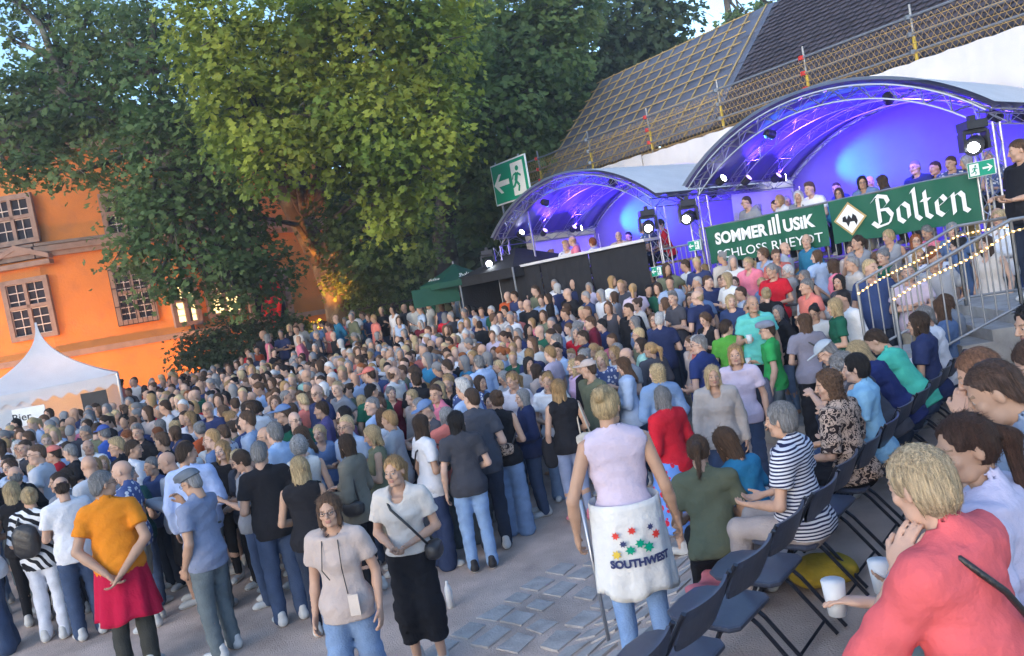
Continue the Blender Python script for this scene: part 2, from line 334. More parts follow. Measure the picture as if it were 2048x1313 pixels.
# roof: slate courses laid one by one as rows of slates on the front slopes
def slate_slope(parent, P00, P10, P01, P11, rows, cols, mat, name='slate_rows', lift=.03, stuff=True):
    mb = MB(); P00, P10, P01, P11 = map(Vector, (P00, P10, P01, P11)); nrm = (P10-P00).cross(P01-P00).normalized()
    if nrm.z < 0: nrm = -nrm
    for r in range(rows):
        v0, v1 = r/rows, min(1, (r+1.25)/rows)
        for c in range(cols):
            o = .5*(r % 2); u0, u1 = max(0, (c+o)/cols+.0008), min(1, (c+1+o)/cols-.0008)
            if u1 <= u0: continue
            q = lambda u, v: (P00*(1-u)+P10*u)*(1-v)+(P01*(1-u)+P11*u)*v
            h = lift+random.uniform(0, .012); um = (u0+u1)/2
            mb.poly([q(um, v0)+nrm*h, q(u1, v0+.22/rows)+nrm*h, q(u1, v1)+nrm*.004, q(u0, v1)+nrm*.004, q(u0, v0+.22/rows)+nrm*h])
    o = obj(name, mb, mat, parent)
    if stuff: o['kind'] = 'stuff'
    return o
roof = MB(); RT = 13.2
for k in range(3):
    a0, a1 = wallpt(k, -.02 if k else 0, EAVE, .45), wallpt(k, 1.02, EAVE, .45); back = Vector((2.0, 7.5, 0)) if k < 2 else Vector((-4.5, 3.8, 0))
    b0, b1 = wallpt(k, 0, RT, 0)+Vector((-1.8, 5.6, 0)), wallpt(k, 1, RT, 0)+Vector((-1.8, 5.6, 0))
    roof.quad(a0, a1, b1, b0); roof.quad(b0, b1, b1+Vector((0, 6, -6)), b0+Vector((0, 6, -6)))
ro = obj('roof', roof, MT['slate'], castle)
for k in range(3):
    a0, a1 = wallpt(k, 0, EAVE, .45), wallpt(k, 1, EAVE, .45); b0, b1 = wallpt(k, 0, RT, 0)+Vector((-1.8, 5.6, 0)), wallpt(k, 1, RT, 0)+Vector((-1.8, 5.6, 0))
    slate_slope(ro, a0, a1, b0, b1, 26, (44, 16, 22)[k], MT['slate'], lift=.05)
for px, py in ((148, 235),):            # dormer
    c = at(px, py, 28)-CO; mb = MB(); mb.box(c, (1.1, 1.6, 1.3)); mb.poly([c+Vector((-.8, -.95, .6)), c+Vector((.8, -.95, .6)), c+Vector((0, -.95, 1.5))]); mb.quad(c+Vector((-.8, -.95, .6)), c+Vector((0, -.95, 1.5)), c+Vector((0, 1.6, 1.5)), c+Vector((-.8, 1.6, .6))); mb.quad(c+Vector((.8, -.95, .6)), c+Vector((0, -.95, 1.5)), c+Vector((0, 1.6, 1.5)), c+Vector((.8, 1.6, .6))); obj('dormer', mb, MT['slate'], ro)
# floodlights on the ground washing the castle wall (hidden behind the crowd), and the one by the tree
def spot(name, loc, target, col, power, angle, blend=.6, size=.1):
    l = bpy.data.lights.new(name, 'SPOT'); l.energy = power; l.color = col; l.spot_size = R(angle); l.spot_blend = blend; l.shadow_soft_size = size
    o = bpy.data.objects.new(name, l); COL.objects.link(o); o.location = loc; o.rotation_euler = (Vector(target)-Vector(loc)).to_track_quat('-Z', 'Y').to_euler(); return o
def floodlight(loc, target, label, power, angle=95):
    e = tag(empty('floodlight', loc), label, 'floodlight', 'orange floodlights'); d = (Vector(target)-Vector(loc)).normalized(); q = d.to_track_quat('Z', 'Y').to_matrix()
    mb = MB(); mb.box((0, 0, .22), (.36, .28, .12), q); obj('housing', mb, MT['black_metal'], e)
    mb = MB(); mb.box(Vector((0, 0, .22))+d*.063, (.32, .24, .004), q); obj('lens', mb, MT['flood_glass'], e)
    mb = MB(); mb.tube([(-.2, 0, .22), (-.2, 0, 0), (.2, 0, 0), (.2, 0, .22)], .015, 5); obj('bracket', mb, MT['black_metal'], e)
    s = spot('floodlight_beam', Vector((0, 0, .22))+d*.09, Vector((0, 0, .22))+d*5, (1, .33, .05), power, angle); s.parent = e
for i, (x, y, tx, ty, tz, pw) in enumerate(((-17.6, 22.0, -17.2, 25.6, 5, 170), (-13.9, 22.9, -13.2, 26.2, 5, 210), (-10.4, 25.6, -10.0, 28.3, 4.6, 140), (-22, 22.8, -21, 25.6, 5, 130))):
    z = float(ground_z(x, y)); floodlight((x, y, z), (tx, ty, tz), ['orange floodlight washing the castle wall behind the white tent', 'orange floodlight washing the castle bay with the caged window', 'orange floodlight washing the recessed castle wing', 'orange floodlight washing the castle wall far behind the white tent'][i], pw, 130)
c = at(640, 688, 24.6); floodlight((c.x, c.y, c.z-.2), (-6.3, 27, 6.5), 'small glowing orange floodlight at the foot of the plane tree', 1100, 75)
# ================================================================ trees
LEAF = np.array([(0, -.4, 0), (.52, -.2, .06), (.16, .02, .0), (.46, .34, .06), (0, .6, .03), (-.46, .34, .06), (-.16, .02, 0), (-.52, -.2, .06)], float)
def leaf_cloud(pts, nrm, size, lobed=True):
    n = len(pts); nrm = nrm+RNG.normal(0, .55, (n, 3)); nrm /= np.linalg.norm(nrm, axis=1)[:, None]+1e-9
    t = RNG.normal(0, 1, (n, 3)); t[:, 2] -= 1.0; t -= nrm*(t*nrm).sum(1)[:, None]; t /= np.linalg.norm(t, axis=1)[:, None]+1e-9
    b = np.cross(nrm, t); sz = size*RNG.uniform(.6, 1.3, n)
    base = LEAF if lobed else np.array([(0, -.5, 0), (.38, 0, .05), (0, .55, 0), (-.38, 0, .05)], float)
    V = pts[:, None, :]+(base[None, :, 0:1]*b[:, None]+base[None, :, 1:2]*t[:, None]+base[None, :, 2:3]*nrm[:, None])*sz[:, None, None]
    F0 = np.array([(0, 1, 2, 3, 4, 5, 6, 7)]) if lobed else np.array([(0, 1, 2, 3)])
    k = len(base); F = (F0[None]+(np.arange(n)*k)[:, None, None]).reshape(-1, F0.shape[1]); return V.reshape(-1, 3), F
def lobe_points(c, r, n, clump=.3):
    m = max(6, n//14); d = RNG.normal(0, 1, (m, 3)); d /= np.linalg.norm(d, axis=1)[:, None]; rad = RNG.uniform(.35, 1.0, m)**.55
    cc = np.array(c)+d*np.array(r)*rad[:, None]; idx = RNG.integers(0, m, n); off = RNG.normal(0, clump, (n, 3)); off[:, 2] = off[:, 2]*.55-np.abs(off[:, 0])*.15
    nr = d[idx]*.6+np.array([0, -.25, .75]); return cc[idx]+off, nr
def px_lobe(px, py, Y, rx, ry, rd=None):
    c = at(px, py, Y); k = Y/FPX; return (c.x, c.y, c.z), (rx*k, rd if rd else (rx+ry)*.5*k, ry*k)
def tree(name, label, trunk, lobes, mats, size, per, lobed=True, group='plane trees', clump=.3, limbs=True, tr0=.5):
    base = Vector(trunk[0]); e = tag(empty(name, base), label, 'tree', group); mb = MB(); pts = [Vector(p)-base for p in trunk]
    rs = [tr0*(1-.6*i/(len(pts)-1))*(1.35 if i == 0 else 1) for i in range(len(pts))]; mb.tube(pts, rs, 12); obj('trunk', mb, MT['bark'], e, smooth=True)
    if limbs:
        mb = MB()
        for (c, r, mi) in lobes:
            c = Vector(c)-base; st = min(pts[1:], key=lambda q: (q-c).length+max(0, q.z-c.z)*1.5); mid = (st+c)/2+Vector((random.uniform(-.4, .4), random.uniform(-.4, .4), .5))
            mb.tube([st, mid, c], [.16, .09, .03], 6)
            for _ in range(5):
                d = Vector((random.gauss(0, 1), random.gauss(0, 1), random.gauss(0, .8))).normalized(); q = c+Vector((d.x*r[0], d.y*r[1], d.z*r[2]))*.85; mb.tube([mid+(c-mid)*random.random(), (c+q)/2+Vector((0, 0, .15)), q], [.04, .025, .008], 5)
        obj('limbs', mb, MT['bark'], e, smooth=True)
    for mi, mat in enumerate(mats):
        P, Nn = [], []
        for (c, r, k) in lobes:
            if k != mi: continue
            vol = (r[0]*r[1]*r[2])**(1/3); n = int(per*(vol/1.4)**2*1.0); p, q = lobe_points(c, r, max(60, n), clump); P.append(p); Nn.append(q)
        if not P: continue
        V, F = leaf_cloud(np.concatenate(P), np.concatenate(Nn), size, lobed); V -= np.array(base); link('crown', np_mesh('crown', V, F, smooth=False), MT[mat], e)
    return e
b1 = at(690, 655, 27); tk = lambda l: [tuple(p) for p in l]
T1 = [(b1.x, b1.y, .9), at(672, 600, 27), at(645, 530, 27), at(610, 440, 27), at(590, 330, 26.5), at(600, 180, 26), at(620, 40, 25)]
lob = []
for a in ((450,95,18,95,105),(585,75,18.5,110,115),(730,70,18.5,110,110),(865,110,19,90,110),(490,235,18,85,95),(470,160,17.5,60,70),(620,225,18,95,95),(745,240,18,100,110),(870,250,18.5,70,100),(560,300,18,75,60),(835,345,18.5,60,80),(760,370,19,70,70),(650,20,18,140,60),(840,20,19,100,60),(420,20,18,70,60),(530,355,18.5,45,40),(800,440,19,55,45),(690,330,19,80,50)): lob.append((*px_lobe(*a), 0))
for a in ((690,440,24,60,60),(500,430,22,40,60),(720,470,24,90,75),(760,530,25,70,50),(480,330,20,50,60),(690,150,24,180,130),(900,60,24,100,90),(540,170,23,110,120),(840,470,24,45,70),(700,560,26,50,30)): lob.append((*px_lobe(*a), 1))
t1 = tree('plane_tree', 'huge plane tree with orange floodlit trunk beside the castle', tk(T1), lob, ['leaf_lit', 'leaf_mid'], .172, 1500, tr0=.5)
mb = MB(); bb = Vector(T1[0]); mb.tube([Vector(T1[2])-bb, at(560, 370, 26)-bb, at(540, 250, 25.5)-bb, at(500, 100, 25)-bb], [.4, .32, .25, .15], 9); mb.tube([Vector(T1[3])-bb, at(640, 380, 27)-bb, at(650, 280, 27)-bb, at(690, 130, 27)-bb], [.3, .25, .2, .1], 9); obj('fork', mb, MT['bark'], t1, smooth=True)
b2 = at(888, 560, 30); T2 = [(b2.x, b2.y, 1.0), at(888, 480, 30), at(892, 400, 30), at(905, 300, 30), at(925, 180, 30), at(960, 40, 30)]
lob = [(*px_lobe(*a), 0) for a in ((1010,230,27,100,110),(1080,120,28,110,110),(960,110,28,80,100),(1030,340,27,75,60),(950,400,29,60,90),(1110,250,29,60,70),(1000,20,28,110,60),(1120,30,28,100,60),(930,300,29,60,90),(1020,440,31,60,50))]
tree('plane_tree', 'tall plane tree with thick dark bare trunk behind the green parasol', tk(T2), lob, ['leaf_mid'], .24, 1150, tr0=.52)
b3 = Vector((-3.2, 41, 1)); lob = [(*px_lobe(*a), 0) for a in ((1180,90,36,110,110),(1290,60,36,90,100),(1080,200,37,110,140),(1200,200,38,120,90),(960,250,39,160,200),(800,300,40,150,200),(960,480,40,130,90),(700,480,40,160,110),(1290,140,38,70,70))]
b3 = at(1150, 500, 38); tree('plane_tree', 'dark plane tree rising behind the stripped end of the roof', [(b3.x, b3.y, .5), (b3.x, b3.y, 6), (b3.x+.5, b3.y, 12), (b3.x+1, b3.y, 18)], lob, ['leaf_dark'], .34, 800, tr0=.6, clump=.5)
lob = [(*px_lobe(*a), 0) for a in ((320,320,20.5,75,95),(350,450,20,85,75),(400,545,20,75,55),(260,500,20.5,45,60),(320,570,20,50,40),(460,600,20.5,40,40),(520,540,22,75,60),(300,160,21.5,100,90),(170,225,22,90,50),(60,265,22,80,60),(70,165,22.5,60,40),(220,70,23,120,60),(20,-10,23,60,20),(160,110,23,60,40),(30,350,21,60,30),(150,350,21,50,25),(400,180,22,60,120),(230,250,22,50,50),(360,380,22,80,60),(440,430,21,60,80),(480,510,21,60,50),(240,400,21.5,30,40),(110,290,22,60,30),(0,230,22,40,60),(30,190,22,70,40),(110,150,22.5,70,40),(190,140,22,60,50),(20,80,23,30,40),(90,20,23,70,24),(180,20,23,80,30),(300,40,22,90,60),(360,250,20.5,60,60),(100,230,22,70,40),(230,310,21,50,40),(90,330,21.5,60,25),(430,330,20.5,50,70),(300,420,20,60,60))]
bl = at(430, 560, 33); tree('plane_tree', 'spreading plane tree whose low boughs hang across the castle facade', [(-24, 20, .3), (-23.6, 20.2, 6), at(-60, 300, 21.5), at(140, 200, 22), at(300, 150, 22), at(390, 330, 21)], lob, ['leaf_blue'], .175, 1350, tr0=.24)
b5 = at(1500, 300, 42); lob = [(*px_lobe(*a), 0) for a in ((1480,38,42,40,22),(1550,14,42,40,20),(1510,60,42,50,25))]
tree('tree', 'small leafy treetop showing above the roof ridge', [(b5.x, b5.y, 0), (b5.x, b5.y, 8), (b5.x, b5.y, 17)], lob, ['leaf_mid'], .32, 900, tr0=.4)
# a dense belt of far trees closing the view behind
belt_m = []
P, Nn = [], []
for i in range(26):
    x = -42+i*2.9; c = (x, 52+random.uniform(-3, 6), random.uniform(5, 11)); p, q = lobe_points(c, (3.4, 3, 6.0), 620, .9); P.append(p); Nn.append(q)
for i in range(16):
    p, q = lobe_points((-12+i*1.3, 37+random.uniform(-1, 2), random.uniform(1.5, 4.5)), (1.6, 1.5, 2.4), 520, .5); P.append(p); Nn.append(q)
V, F = leaf_cloud(np.concatenate(P), np.concatenate(Nn), .75, False); tag(link('woodland', np_mesh('woodland', V, F, smooth=False), MT['leaf_dark']), 'dense dark woodland closing the park behind the plane trees', 'woodland', kind='stuff')
# shrubs at the castle foot and under the plane tree
for i, (a, lab) in enumerate((((400,690,22.6,55,40), 'dark shrub against the orange castle wall corner'), ((465,670,23,55,45), 'broad dark shrub in front of the recessed castle wing'), ((535,655,23.5,55,45), 'dark shrub below the red entrance drape'), ((600,660,24.6,26,30), 'shrub glowing yellow beside the small floodlight'), ((740,570,27,60,40), 'pale green shrub between the two plane trunks'), ((800,560,29,50,40), 'loose shrub by the fence under the plane trees'))):
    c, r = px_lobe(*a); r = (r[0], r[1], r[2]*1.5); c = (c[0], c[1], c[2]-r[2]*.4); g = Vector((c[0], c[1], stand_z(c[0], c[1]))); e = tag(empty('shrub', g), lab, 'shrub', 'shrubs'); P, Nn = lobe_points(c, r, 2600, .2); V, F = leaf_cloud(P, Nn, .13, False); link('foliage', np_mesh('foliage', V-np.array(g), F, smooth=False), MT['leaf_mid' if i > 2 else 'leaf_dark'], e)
    mb = MB()
    for _ in range(8): q = Vector(c)-g+Vector((random.uniform(-1, 1)*r[0]*.6, random.uniform(-1, 1)*r[1]*.6, random.uniform(-.3, .6)*r[2])); mb.tube([(q.x*.2, q.y*.2, 0), q*.6, q], [.03, .02, .006], 5)
    obj('stems', mb, MT['twig'], e)
# ================================================================ scaffolded building behind the pavilions
bld = tag(empty('scaffolded_building', tp(5, 5, 0)), 'long building under repair with half stripped slate roof behind the pavilions', 'building'); BO = bld.location
RIDGE, EV, TL, TR, TDIV = 9.95, 6.15, 15.4, -9.0, 8.0
B = lambda t, w, z: tp(t, w, z)-BO
def slope(t, q, lift=0):               # q 0 at the eave, 1 at the ridge
    n = Vector((-TW.x*(RIDGE-EV), -TW.y*(RIDGE-EV), 4.2)).normalized()
    return B(t, 4.8+4.2*q, EV+(RIDGE-EV)*q)+n*lift
mb = MB(); mb.quad(B(TR, 5, 0), B(TL, 5, 0), B(TL, 5, EV), B(TR, 5, EV)); mb.poly([B(TL, 5, 0), B(TL, 13, 0), B(TL, 13, EV), B(TL, 9, RIDGE), B(TL, 5, EV)]); obj('wall', mb, MT['sandstone'], bld)
mb = MB(); mb.quad(slope(TR, 0), slope(TL, 0), slope(TL, 1), slope(TR, 1)); mb.quad(slope(TR, 1), slope(TL, 1), B(TL, 13.4, EV), B(TR, 13.4, EV)); rf = obj('roof', mb, MT['slate'], bld)
slate_slope(rf, slope(TDIV, 0), slope(TR, 0), slope(TDIV, 1), slope(TR, 1), 26, 72, MT['slate_old'], lift=.045)
mb = MB(); mb.tube([slope(TR, 1, .05), slope(TDIV-.3, 1, .05)], .1, 8); obj('ridge_cap', mb, MT['slate_old'], rf)
for r in range(4):                     # roofing foil in lapped strips
    mb = MB(); g = []
    for j in range(4):
        q = (r+j/3*1.08)/4; g.append([slope(TL-.02-(TL-TDIV)*i/26, min(q, 1), .02+.012*(3-j)/3+.008*math.sin(i*1.7+r)) for i in range(27)])
    mb.sheet(g); fo = obj('foil_strip', mb, MT['foil'], rf, smooth=True)
for i in range(13):
    t = TDIV+.25+i*.58; mb = MB(); mb.beam(slope(t, 0, .06), slope(t, 1, .06), .045, .03); obj('counter_batten', mb, MT['timber'], rf)
for i in range(11):
    q = .03+i*.094; mb = MB(); mb.beam(slope(TL, q, .1), slope(TDIV+.1+.05*i, q, .1), .035, .03); obj('batten', mb, MT['timber'], rf)
# the scaffold: standards, ledgers, toe boards, net
sca = tag(empty('scaffold', tp(4, 4.2, 0)), 'steel scaffold with guard rails and brown safety net along the eaves', 'scaffold'); SO = sca.location
S = lambda t, w, z: tp(t, w, z)-SO
tt = [TR+2+2.35*i for i in range(10)]
for i, t in enumerate(tt):
    mb = MB(); mb.tube([S(t, 4.1, 0), S(t, 4.1, 7.15)], .028, 6); st = obj('standard', mb, MT['steel'], sca)
    mb = MB(); mb.tube([S(t, 4.1, 6.0), S(t, 4.1, 6.5)], .034, 6); obj('sleeve', mb, MT['yellow'], st)
    for z in (6.2, 6.55, 6.9): mb = MB(); mb.box(S(t+.05, 4.05, z), (.09, .09, .09)); obj('coupler', mb, MT['red_paint' if i % 2 else 'steel'], st)
    mb = MB(); mb.tube([S(t, 4.9, 0), S(t, 4.9, 6.0)], .028, 6); obj('standard', mb, MT['steel'], sca)
for z in (5.85, 6.2, 6.55, 6.9): mb = MB(); mb.tube([S(TR+1.6, 4.06, z), S(TL+.3, 4.06, z)], .026, 6); obj('ledger', mb, MT['steel'], sca)
for i in range(9): mb = MB(); mb.box((0, 0, 0), (.8, 2.3, .05), Matrix(((TW.x, TE.x, 0), (TW.y, TE.y, 0), (0, 0, 1)))); o = obj('deck_board', mb, MT['timber'], sca, loc=S(tt[i]+1.17, 4.5, 5.8))
net = MB(); t = TR+1.7
while t < TL:
    for (dt) in (.9, -.9):
        a, b = S(t, 4.04, 5.9), S(t+dt*.6, 4.035+.02*random.random(), 6.85); net.tube([a, b], .0055, 3, False)
    t += .12
for z in np.arange(5.95, 6.85, .2): net.tube([S(TR+1.6, 4.03, z), S(TL, 4.03, z)], .007, 3, False)
o = obj('safety_net', net, MT['net'], sca); o['kind'] = 'stuff'
for i, (t0, t1, zt) in enumerate(((-6.4, -1.05, 6.5), (-.55, 4.6, 6.0), (4.6, 9.8, 5.9), (9.8, 15.4, 5.95))):
    mb = MB(); g = []
    for j in range(13):
        zz = zt-(zt-1.2)*j/12; g.append([tp(t0+(t1-t0)*k/40, 4.0+.03*math.sin(k*1.1+j*.35)*(.3+j/14)+.02*math.sin(k*2.7), zz+(.012*math.sin(k*1.5) if j == 0 else 0)) for k in range(41)])
    mb.sheet(g); tag(obj('scaffold_tarp', mb, MT['tarp'], smooth=True), ['white tarpaulin hanging beyond the gap in the scaffold cladding', 'white tarpaulin hanging behind the pavilion with the green banners', 'white tarpaulin hanging between the two pavilions', 'white tarpaulin hanging behind the pavilion with the black counter'][i], 'tarpaulin', 'scaffold tarpaulins')
# ================================================================ pavilions
def truss(mb, pts, up, size=.26, r=.022, seg=None, n=5):
    pts = [Vector(p) for p in pts]; ch = [[], [], []]
    for i, p in enumerate(pts):
        d = (pts[min(i+1, len(pts)-1)]-pts[max(0, i-1)]).normalized(); u = Vector(up(i) if callable(up) else up); u = (u-d*u.dot(d)).normalized(); s = d.cross(u)
        ch[0].append(p+u*size*.5-s*size*.5); ch[1].append(p+u*size*.5+s*size*.5); ch[2].append(p-u*size*.4)
    for c in ch: mb.tube(c, r, n)
    for i in range(len(pts)-1):
        for a, b in ((0, 2), (1, 2), (0, 1)):
            p, q = (ch[a][i], ch[b][i+1]) if i % 2 else (ch[b][i], ch[a][i+1]); mb.tube([p, q], r*.55, 4, False)
def tower(mb, p0, p1, size=.28, r=.017):
    p0, p1 = Vector(p0), Vector(p1); n = max(2, int((p1-p0).length/.28)); cs = [TE*a+TW*b for a, b in ((-1, -1), (1, -1), (1, 1), (-1, 1))]; cs = [c*size/2 for c in cs]
    for c in cs: mb.tube([p0+c, p1+c], r, 6)
    for i in range(n):
        a, b = p0+(p1-p0)*(i/n), p0+(p1-p0)*((i+1)/n)
        for k in range(4):
            c0, c1 = cs[k], cs[(k+1) % 4]; mb.tube([a+(c0 if i % 2 else c1), b+(c1 if i % 2 else c0)], r*.5, 4, False)
SPR, RISE, DEEP, DECK = 4.15, 1.0, 3.75, 2.35
def arc(t0, t1, w, k, n, dz=0):
    h = (t1-t0)/2; Rr = (h*h+RISE*RISE)/(2*RISE); out = []
    a0 = math.asin(min(1, h/Rr))
    for i in range(n+1):
        a = -a0+2*a0*i/n; out.append(tp((t0+t1)/2+(Rr+dz)*math.sin(a), w, SPR+(Rr+dz)*math.cos(a)-(Rr-RISE)))
    return out
def led(parent, loc, target, power, ang, col, nm='led_spot'):
    d = (Vector(target)-Vector(loc)).normalized(); q = d.to_track_quat('Z', 'Y').to_matrix(); mb = MB(); mb.lathe([(.05, -.12), (.085, -.08), (.085, .06), (.09, .07)], (0, 0, 0), 12, q); e = obj(nm, mb, MT['black_metal'], parent, loc=loc)
    mb = MB(); mb.lathe([(.07, .071), (.07, .076)], (0, 0, 0), 12, q); obj('lens', mb, MT['lamp_violet' if ang > 100 else 'lamp_glass'], e)
    s = spot('led_beam', d*.1, d*3, col, power, ang, .8, .05); s.parent = e; return e
def pavilion(t0, t1, label):
    o = tp((t0+t1)/2, 0, 1.28); e = tag(empty('stage_pavilion', o), label, 'pavilion', 'barrel roof pavilions'); rel = lambda ps: [Vector(p)-o for p in ps]
    mid = Vector(tp((t0+t1)/2, 0, 0)); upf = lambda i: (0, 0, 1)
    for w in (0, DEEP*.33, DEEP*.66, DEEP):
        mb = MB(); ps = rel(arc(t0, t1, w, 0, 26)); cz = Vector((mid.x, mid.y, SPR-2.2))-o+TW*w
        truss(mb, ps, lambda i: ps[i]-cz, .24 if w in (0, DEEP) else .2, .017 if w in (0, DEEP) else .011); obj('arch_truss', mb, MT['alu'], e)
    for t in (t0, t1):
        mb = MB(); truss(mb, rel([tp(t, DEEP*i/8, SPR) for i in range(9)]), (0, 0, 1), .22, .013); obj('side_truss', mb, MT['alu'], e)
        for w in (0, DEEP): mb = MB(); tower(mb, *rel([tp(t, w, 1.0), tp(t, w, SPR-.1)])); obj('corner_tower', mb, MT['alu'], e)
    mb = MB(); g = []
    rows = 44
    A = [arc(t0, t1, 0, 0, 40, .19)]
    for j in range(rows+1):
        w = -.12+(DEEP+.2)*j/rows; sag = .035*math.sin(j*1.15)+.05*math.sin(j/rows*math.pi*3)**2; g.append(rel(arc(t0-.02, t1+.02, w, 0, 40, .19-sag)))
    mb.sheet(g); obj('roof_canopy', mb, MT['tent_fabric'], e, smooth=True)
    mb = MB(); mb.sheet([rel(arc(t0-.05, t1+.05, -.14+(DEEP+.24)*j/12, 0, 40, .235)) for j in range(13)]); obj('roof_skin', mb, MT['white_fabric'], e, smooth=True)
    mb = MB(); top = rel(arc(t0, t1, DEEP-.1, 0, 30, .05)); g = []
    for j in range(11): g.append([Vector((p.x, p.y, (DECK-o.z)+(p.z-(DECK-o.z))*j/10))+TW*(.03*math.sin(k*1.3)*(1-j/10)) for k, p in enumerate(top)])
    mb.sheet(g); obj('back_wall', mb, MT['tent_fabric'], e, smooth=True)
    mb = MB(); g = []
    for j in range(8): g.append([tp(t1+.1, DEEP*(.35+.62*k/10), SPR-.1-(SPR-.1-1.4)*j/7)-o+TE*.02*math.sin(k*1.7+j) for k in range(11)])
    mb.sheet(g); obj('side_curtain', mb, MT['tarp'], e, smooth=True)
    for i in range(int((t1-t0)/1.0)+1):
        ta, tb = t0+i*1.0, min(t0+(i+1)*1.0-.01, t1)
        if tb-ta > .05: mb = MB(); p = [tp(ta, -.02, 0), tp(tb, -.02, 0), tp(tb, DEEP, 0), tp(ta, DEEP, 0)]; mb.hexa([Vector((q.x, q.y, DECK-.14))-o for q in p]+[Vector((q.x, q.y, DECK))-o for q in p]); obj('deck_panel', mb, MT['timber'], e)
    vi = (.085, .03, 1); bl = (.02, .2, 1)
    L = lambda t, w, z: tp(t, w, z)-o
    led(e, L(t1-.25, .55, SPR+.16), L(t0+2.4, .62, SPR+RISE+.25), 520, 30, (.05, .24, 1))
    led(e, L(t1-.3, DEEP*.72, SPR+.1), L(t1-1.9, DEEP, 4.25), 260, 46, (.02, .30, 1))
    for t, q in ((t1-.3, 1), (t0+.3, -1)):
        for w in (.36, .66): led(e, L(t, DEEP*w, SPR+.12), L(t-q*2.2, DEEP*w+.2, SPR+RISE+.6), 150, 120, vi)
    led(e, L(t0+1.5, .5, SPR+.75), L((t0+t1)/2, DEEP, 3.7), 280, 110, vi); led(e, L(t1-1.5, .5, SPR+.75), L((t0+t1)/2, DEEP, 3.7), 280, 110, vi)
    return e
pavR = pavilion(0, 5.2, 'violet lit barrel roof pavilion above the two green banners')
pavL = pavilion(6.3, 11.7, 'violet lit barrel roof pavilion above the long black counter')
def moving_head(loc, aim, label):
    e = tag(empty('moving_head_light', loc), label, 'stage light', 'moving head stage lights'); d = Vector(aim).normalized(); q = d.to_track_quat('Z', 'Y').to_matrix()
    mb = MB(); mb.box((0, 0, .2), (.3, .26, .12)); mb.box((0, 0, .29), (.08, .08, .1)); obj('base', mb, MT['black_metal'], e)
    mb = MB(); mb.box((0, 0, .11), (.36, .12, .05)); mb.box((-.17, 0, -.03), (.045, .14, .26)); mb.box((.17, 0, -.03), (.045, .14, .26)); obj('yoke', mb, MT['black_metal'], e)
    mb = MB(); mb.lathe([(.08, -.17), (.12, -.12), (.13, .02), (.12, .16), (.125, .17)], (0, 0, -.08), 16, q); obj('head', mb, MT['black_metal'], e, smooth=False)
    mb = MB(); mb.lathe([(.075, .172), (.06, .18)], (0, 0, -.08), 16, q); obj('lens', mb, MT['lamp_glass'], e)
moving_head(tp(0.05, -.35, 3.85), (-.6, -.75, -.25), 'black moving head light on the tower at the platform stairs')
moving_head(tp(5.2, -.35, 3.75), (-.5, -.8, -.2), 'black moving head light on the tower beside the banner'); moving_head(tp(6.25, -.35, 3.75), (-.2, -.9, -.25), 'black moving head light with glowing lens above the counter end'); moving_head(tp(11.9, -.35, 3.75), (.1, -1, -.15), 'shining moving head light beside the emergency exit board')
MR = Matrix((-TE, Vector((0, 0, 1)), -TW)).transposed()       # reading frame: x along the front, z towards the courtyard
def put_text(body, size, parent, loc, mat, rotm=MR, bold=0.0, sx=1, shear=0):
    me = text_mesh(body, size, .002, bold); o = link('lettering', me, None, parent)
    if not me.materials: me.materials.append(MT[mat])
    o.matrix_local = Matrix.Translation(loc) @ rotm.to_4x4() @ Matrix.Diagonal((sx, 1, 1, 1)); return o
FRAK = {'B': (1.25, [[(.05,1.35),(.35,1.65),(.85,1.5),(.95,1.2),(.6,.9)],[(.4,1.55),(.4,.15)],[(.0,.25),(.3,-.02),(.9,.1),(1.08,.5),(.85,.85),(.4,.85)]]), 'o': (.85, [[(.15,.8),(.15,.22),(.4,0)],[(.15,.8),(.45,1.0),(.68,.78),(.68,.22),(.4,0)]]), 'l': (.5, [[(.05,1.45),(.2,1.65),(.2,.18),(.38,0)]]), 't': (.58, [[(.2,1.4),(.2,.18),(.42,0)],[(.0,.95),(.42,.95)]]), 'e': (.75, [[(.15,.8),(.15,.22),(.4,0),(.62,.18)],[(.15,.8),(.42,1.0),(.6,.74),(.18,.48)]]), 'n': (.95, [[(.02,.85),(.18,1.0),(.18,0)],[(.18,.82),(.5,1.0),(.66,.8),(.66,.15),(.85,.0)]])}
def fraktur(word, h, parent, loc, rotm, mat='print_white'):
    mb = MB(); x = 0; nib = Vector((math.cos(R(38)), math.sin(R(38)), 0))*.12; k = 0; tot = sum(FRAK[c][0] for c in word)
    for c in word:
        for st in FRAK[c][1]:
            for a, b in zip(st, st[1:]):
                p, q = Vector((a[0]+x-tot/2, a[1]-.8, 0)), Vector((b[0]+x-tot/2, b[1]-.8, 0)); z = Vector((0, 0, .0015*(k % 9))); k += 1
                pts = [p-nib, p+nib, q+nib, q-nib]
                if (pts[1]-pts[0]).cross(pts[2]-pts[1]).z < 0: pts.reverse()
                mb.poly([v*h+z for v in pts])
        x += FRAK[c][0]
    o = obj('lettering', mb, MT[mat], parent); o.matrix_local = Matrix.Translation(loc) @ rotm.to_4x4(); return o
def banner(t0, t1, z0, z1, label):
    c = tp((t0+t1)/2, -.14, (z0+z1)/2); mb = MB(); g = []
    for j in range(6): g.append([tp(t1+(t0-t1)*k/24, -.14+.012*math.sin(k*1.3+j), z0+(z1-z0)*j/5+.012*math.sin(k*.5))-c for k in range(25)])
    mb.sheet(g); return tag(obj('banner', mb, MT['green_banner'], smooth=True, loc=c), label, 'banner', 'green banners')
b1_ = banner(2.52, 5.0, 2.68, 3.4, 'green banner reading Sommermusik Schloss Rheydt below the pavilion'); D = -TW*.02
off = lambda x, z: -TE*x+Vector((0, 0, z))+D
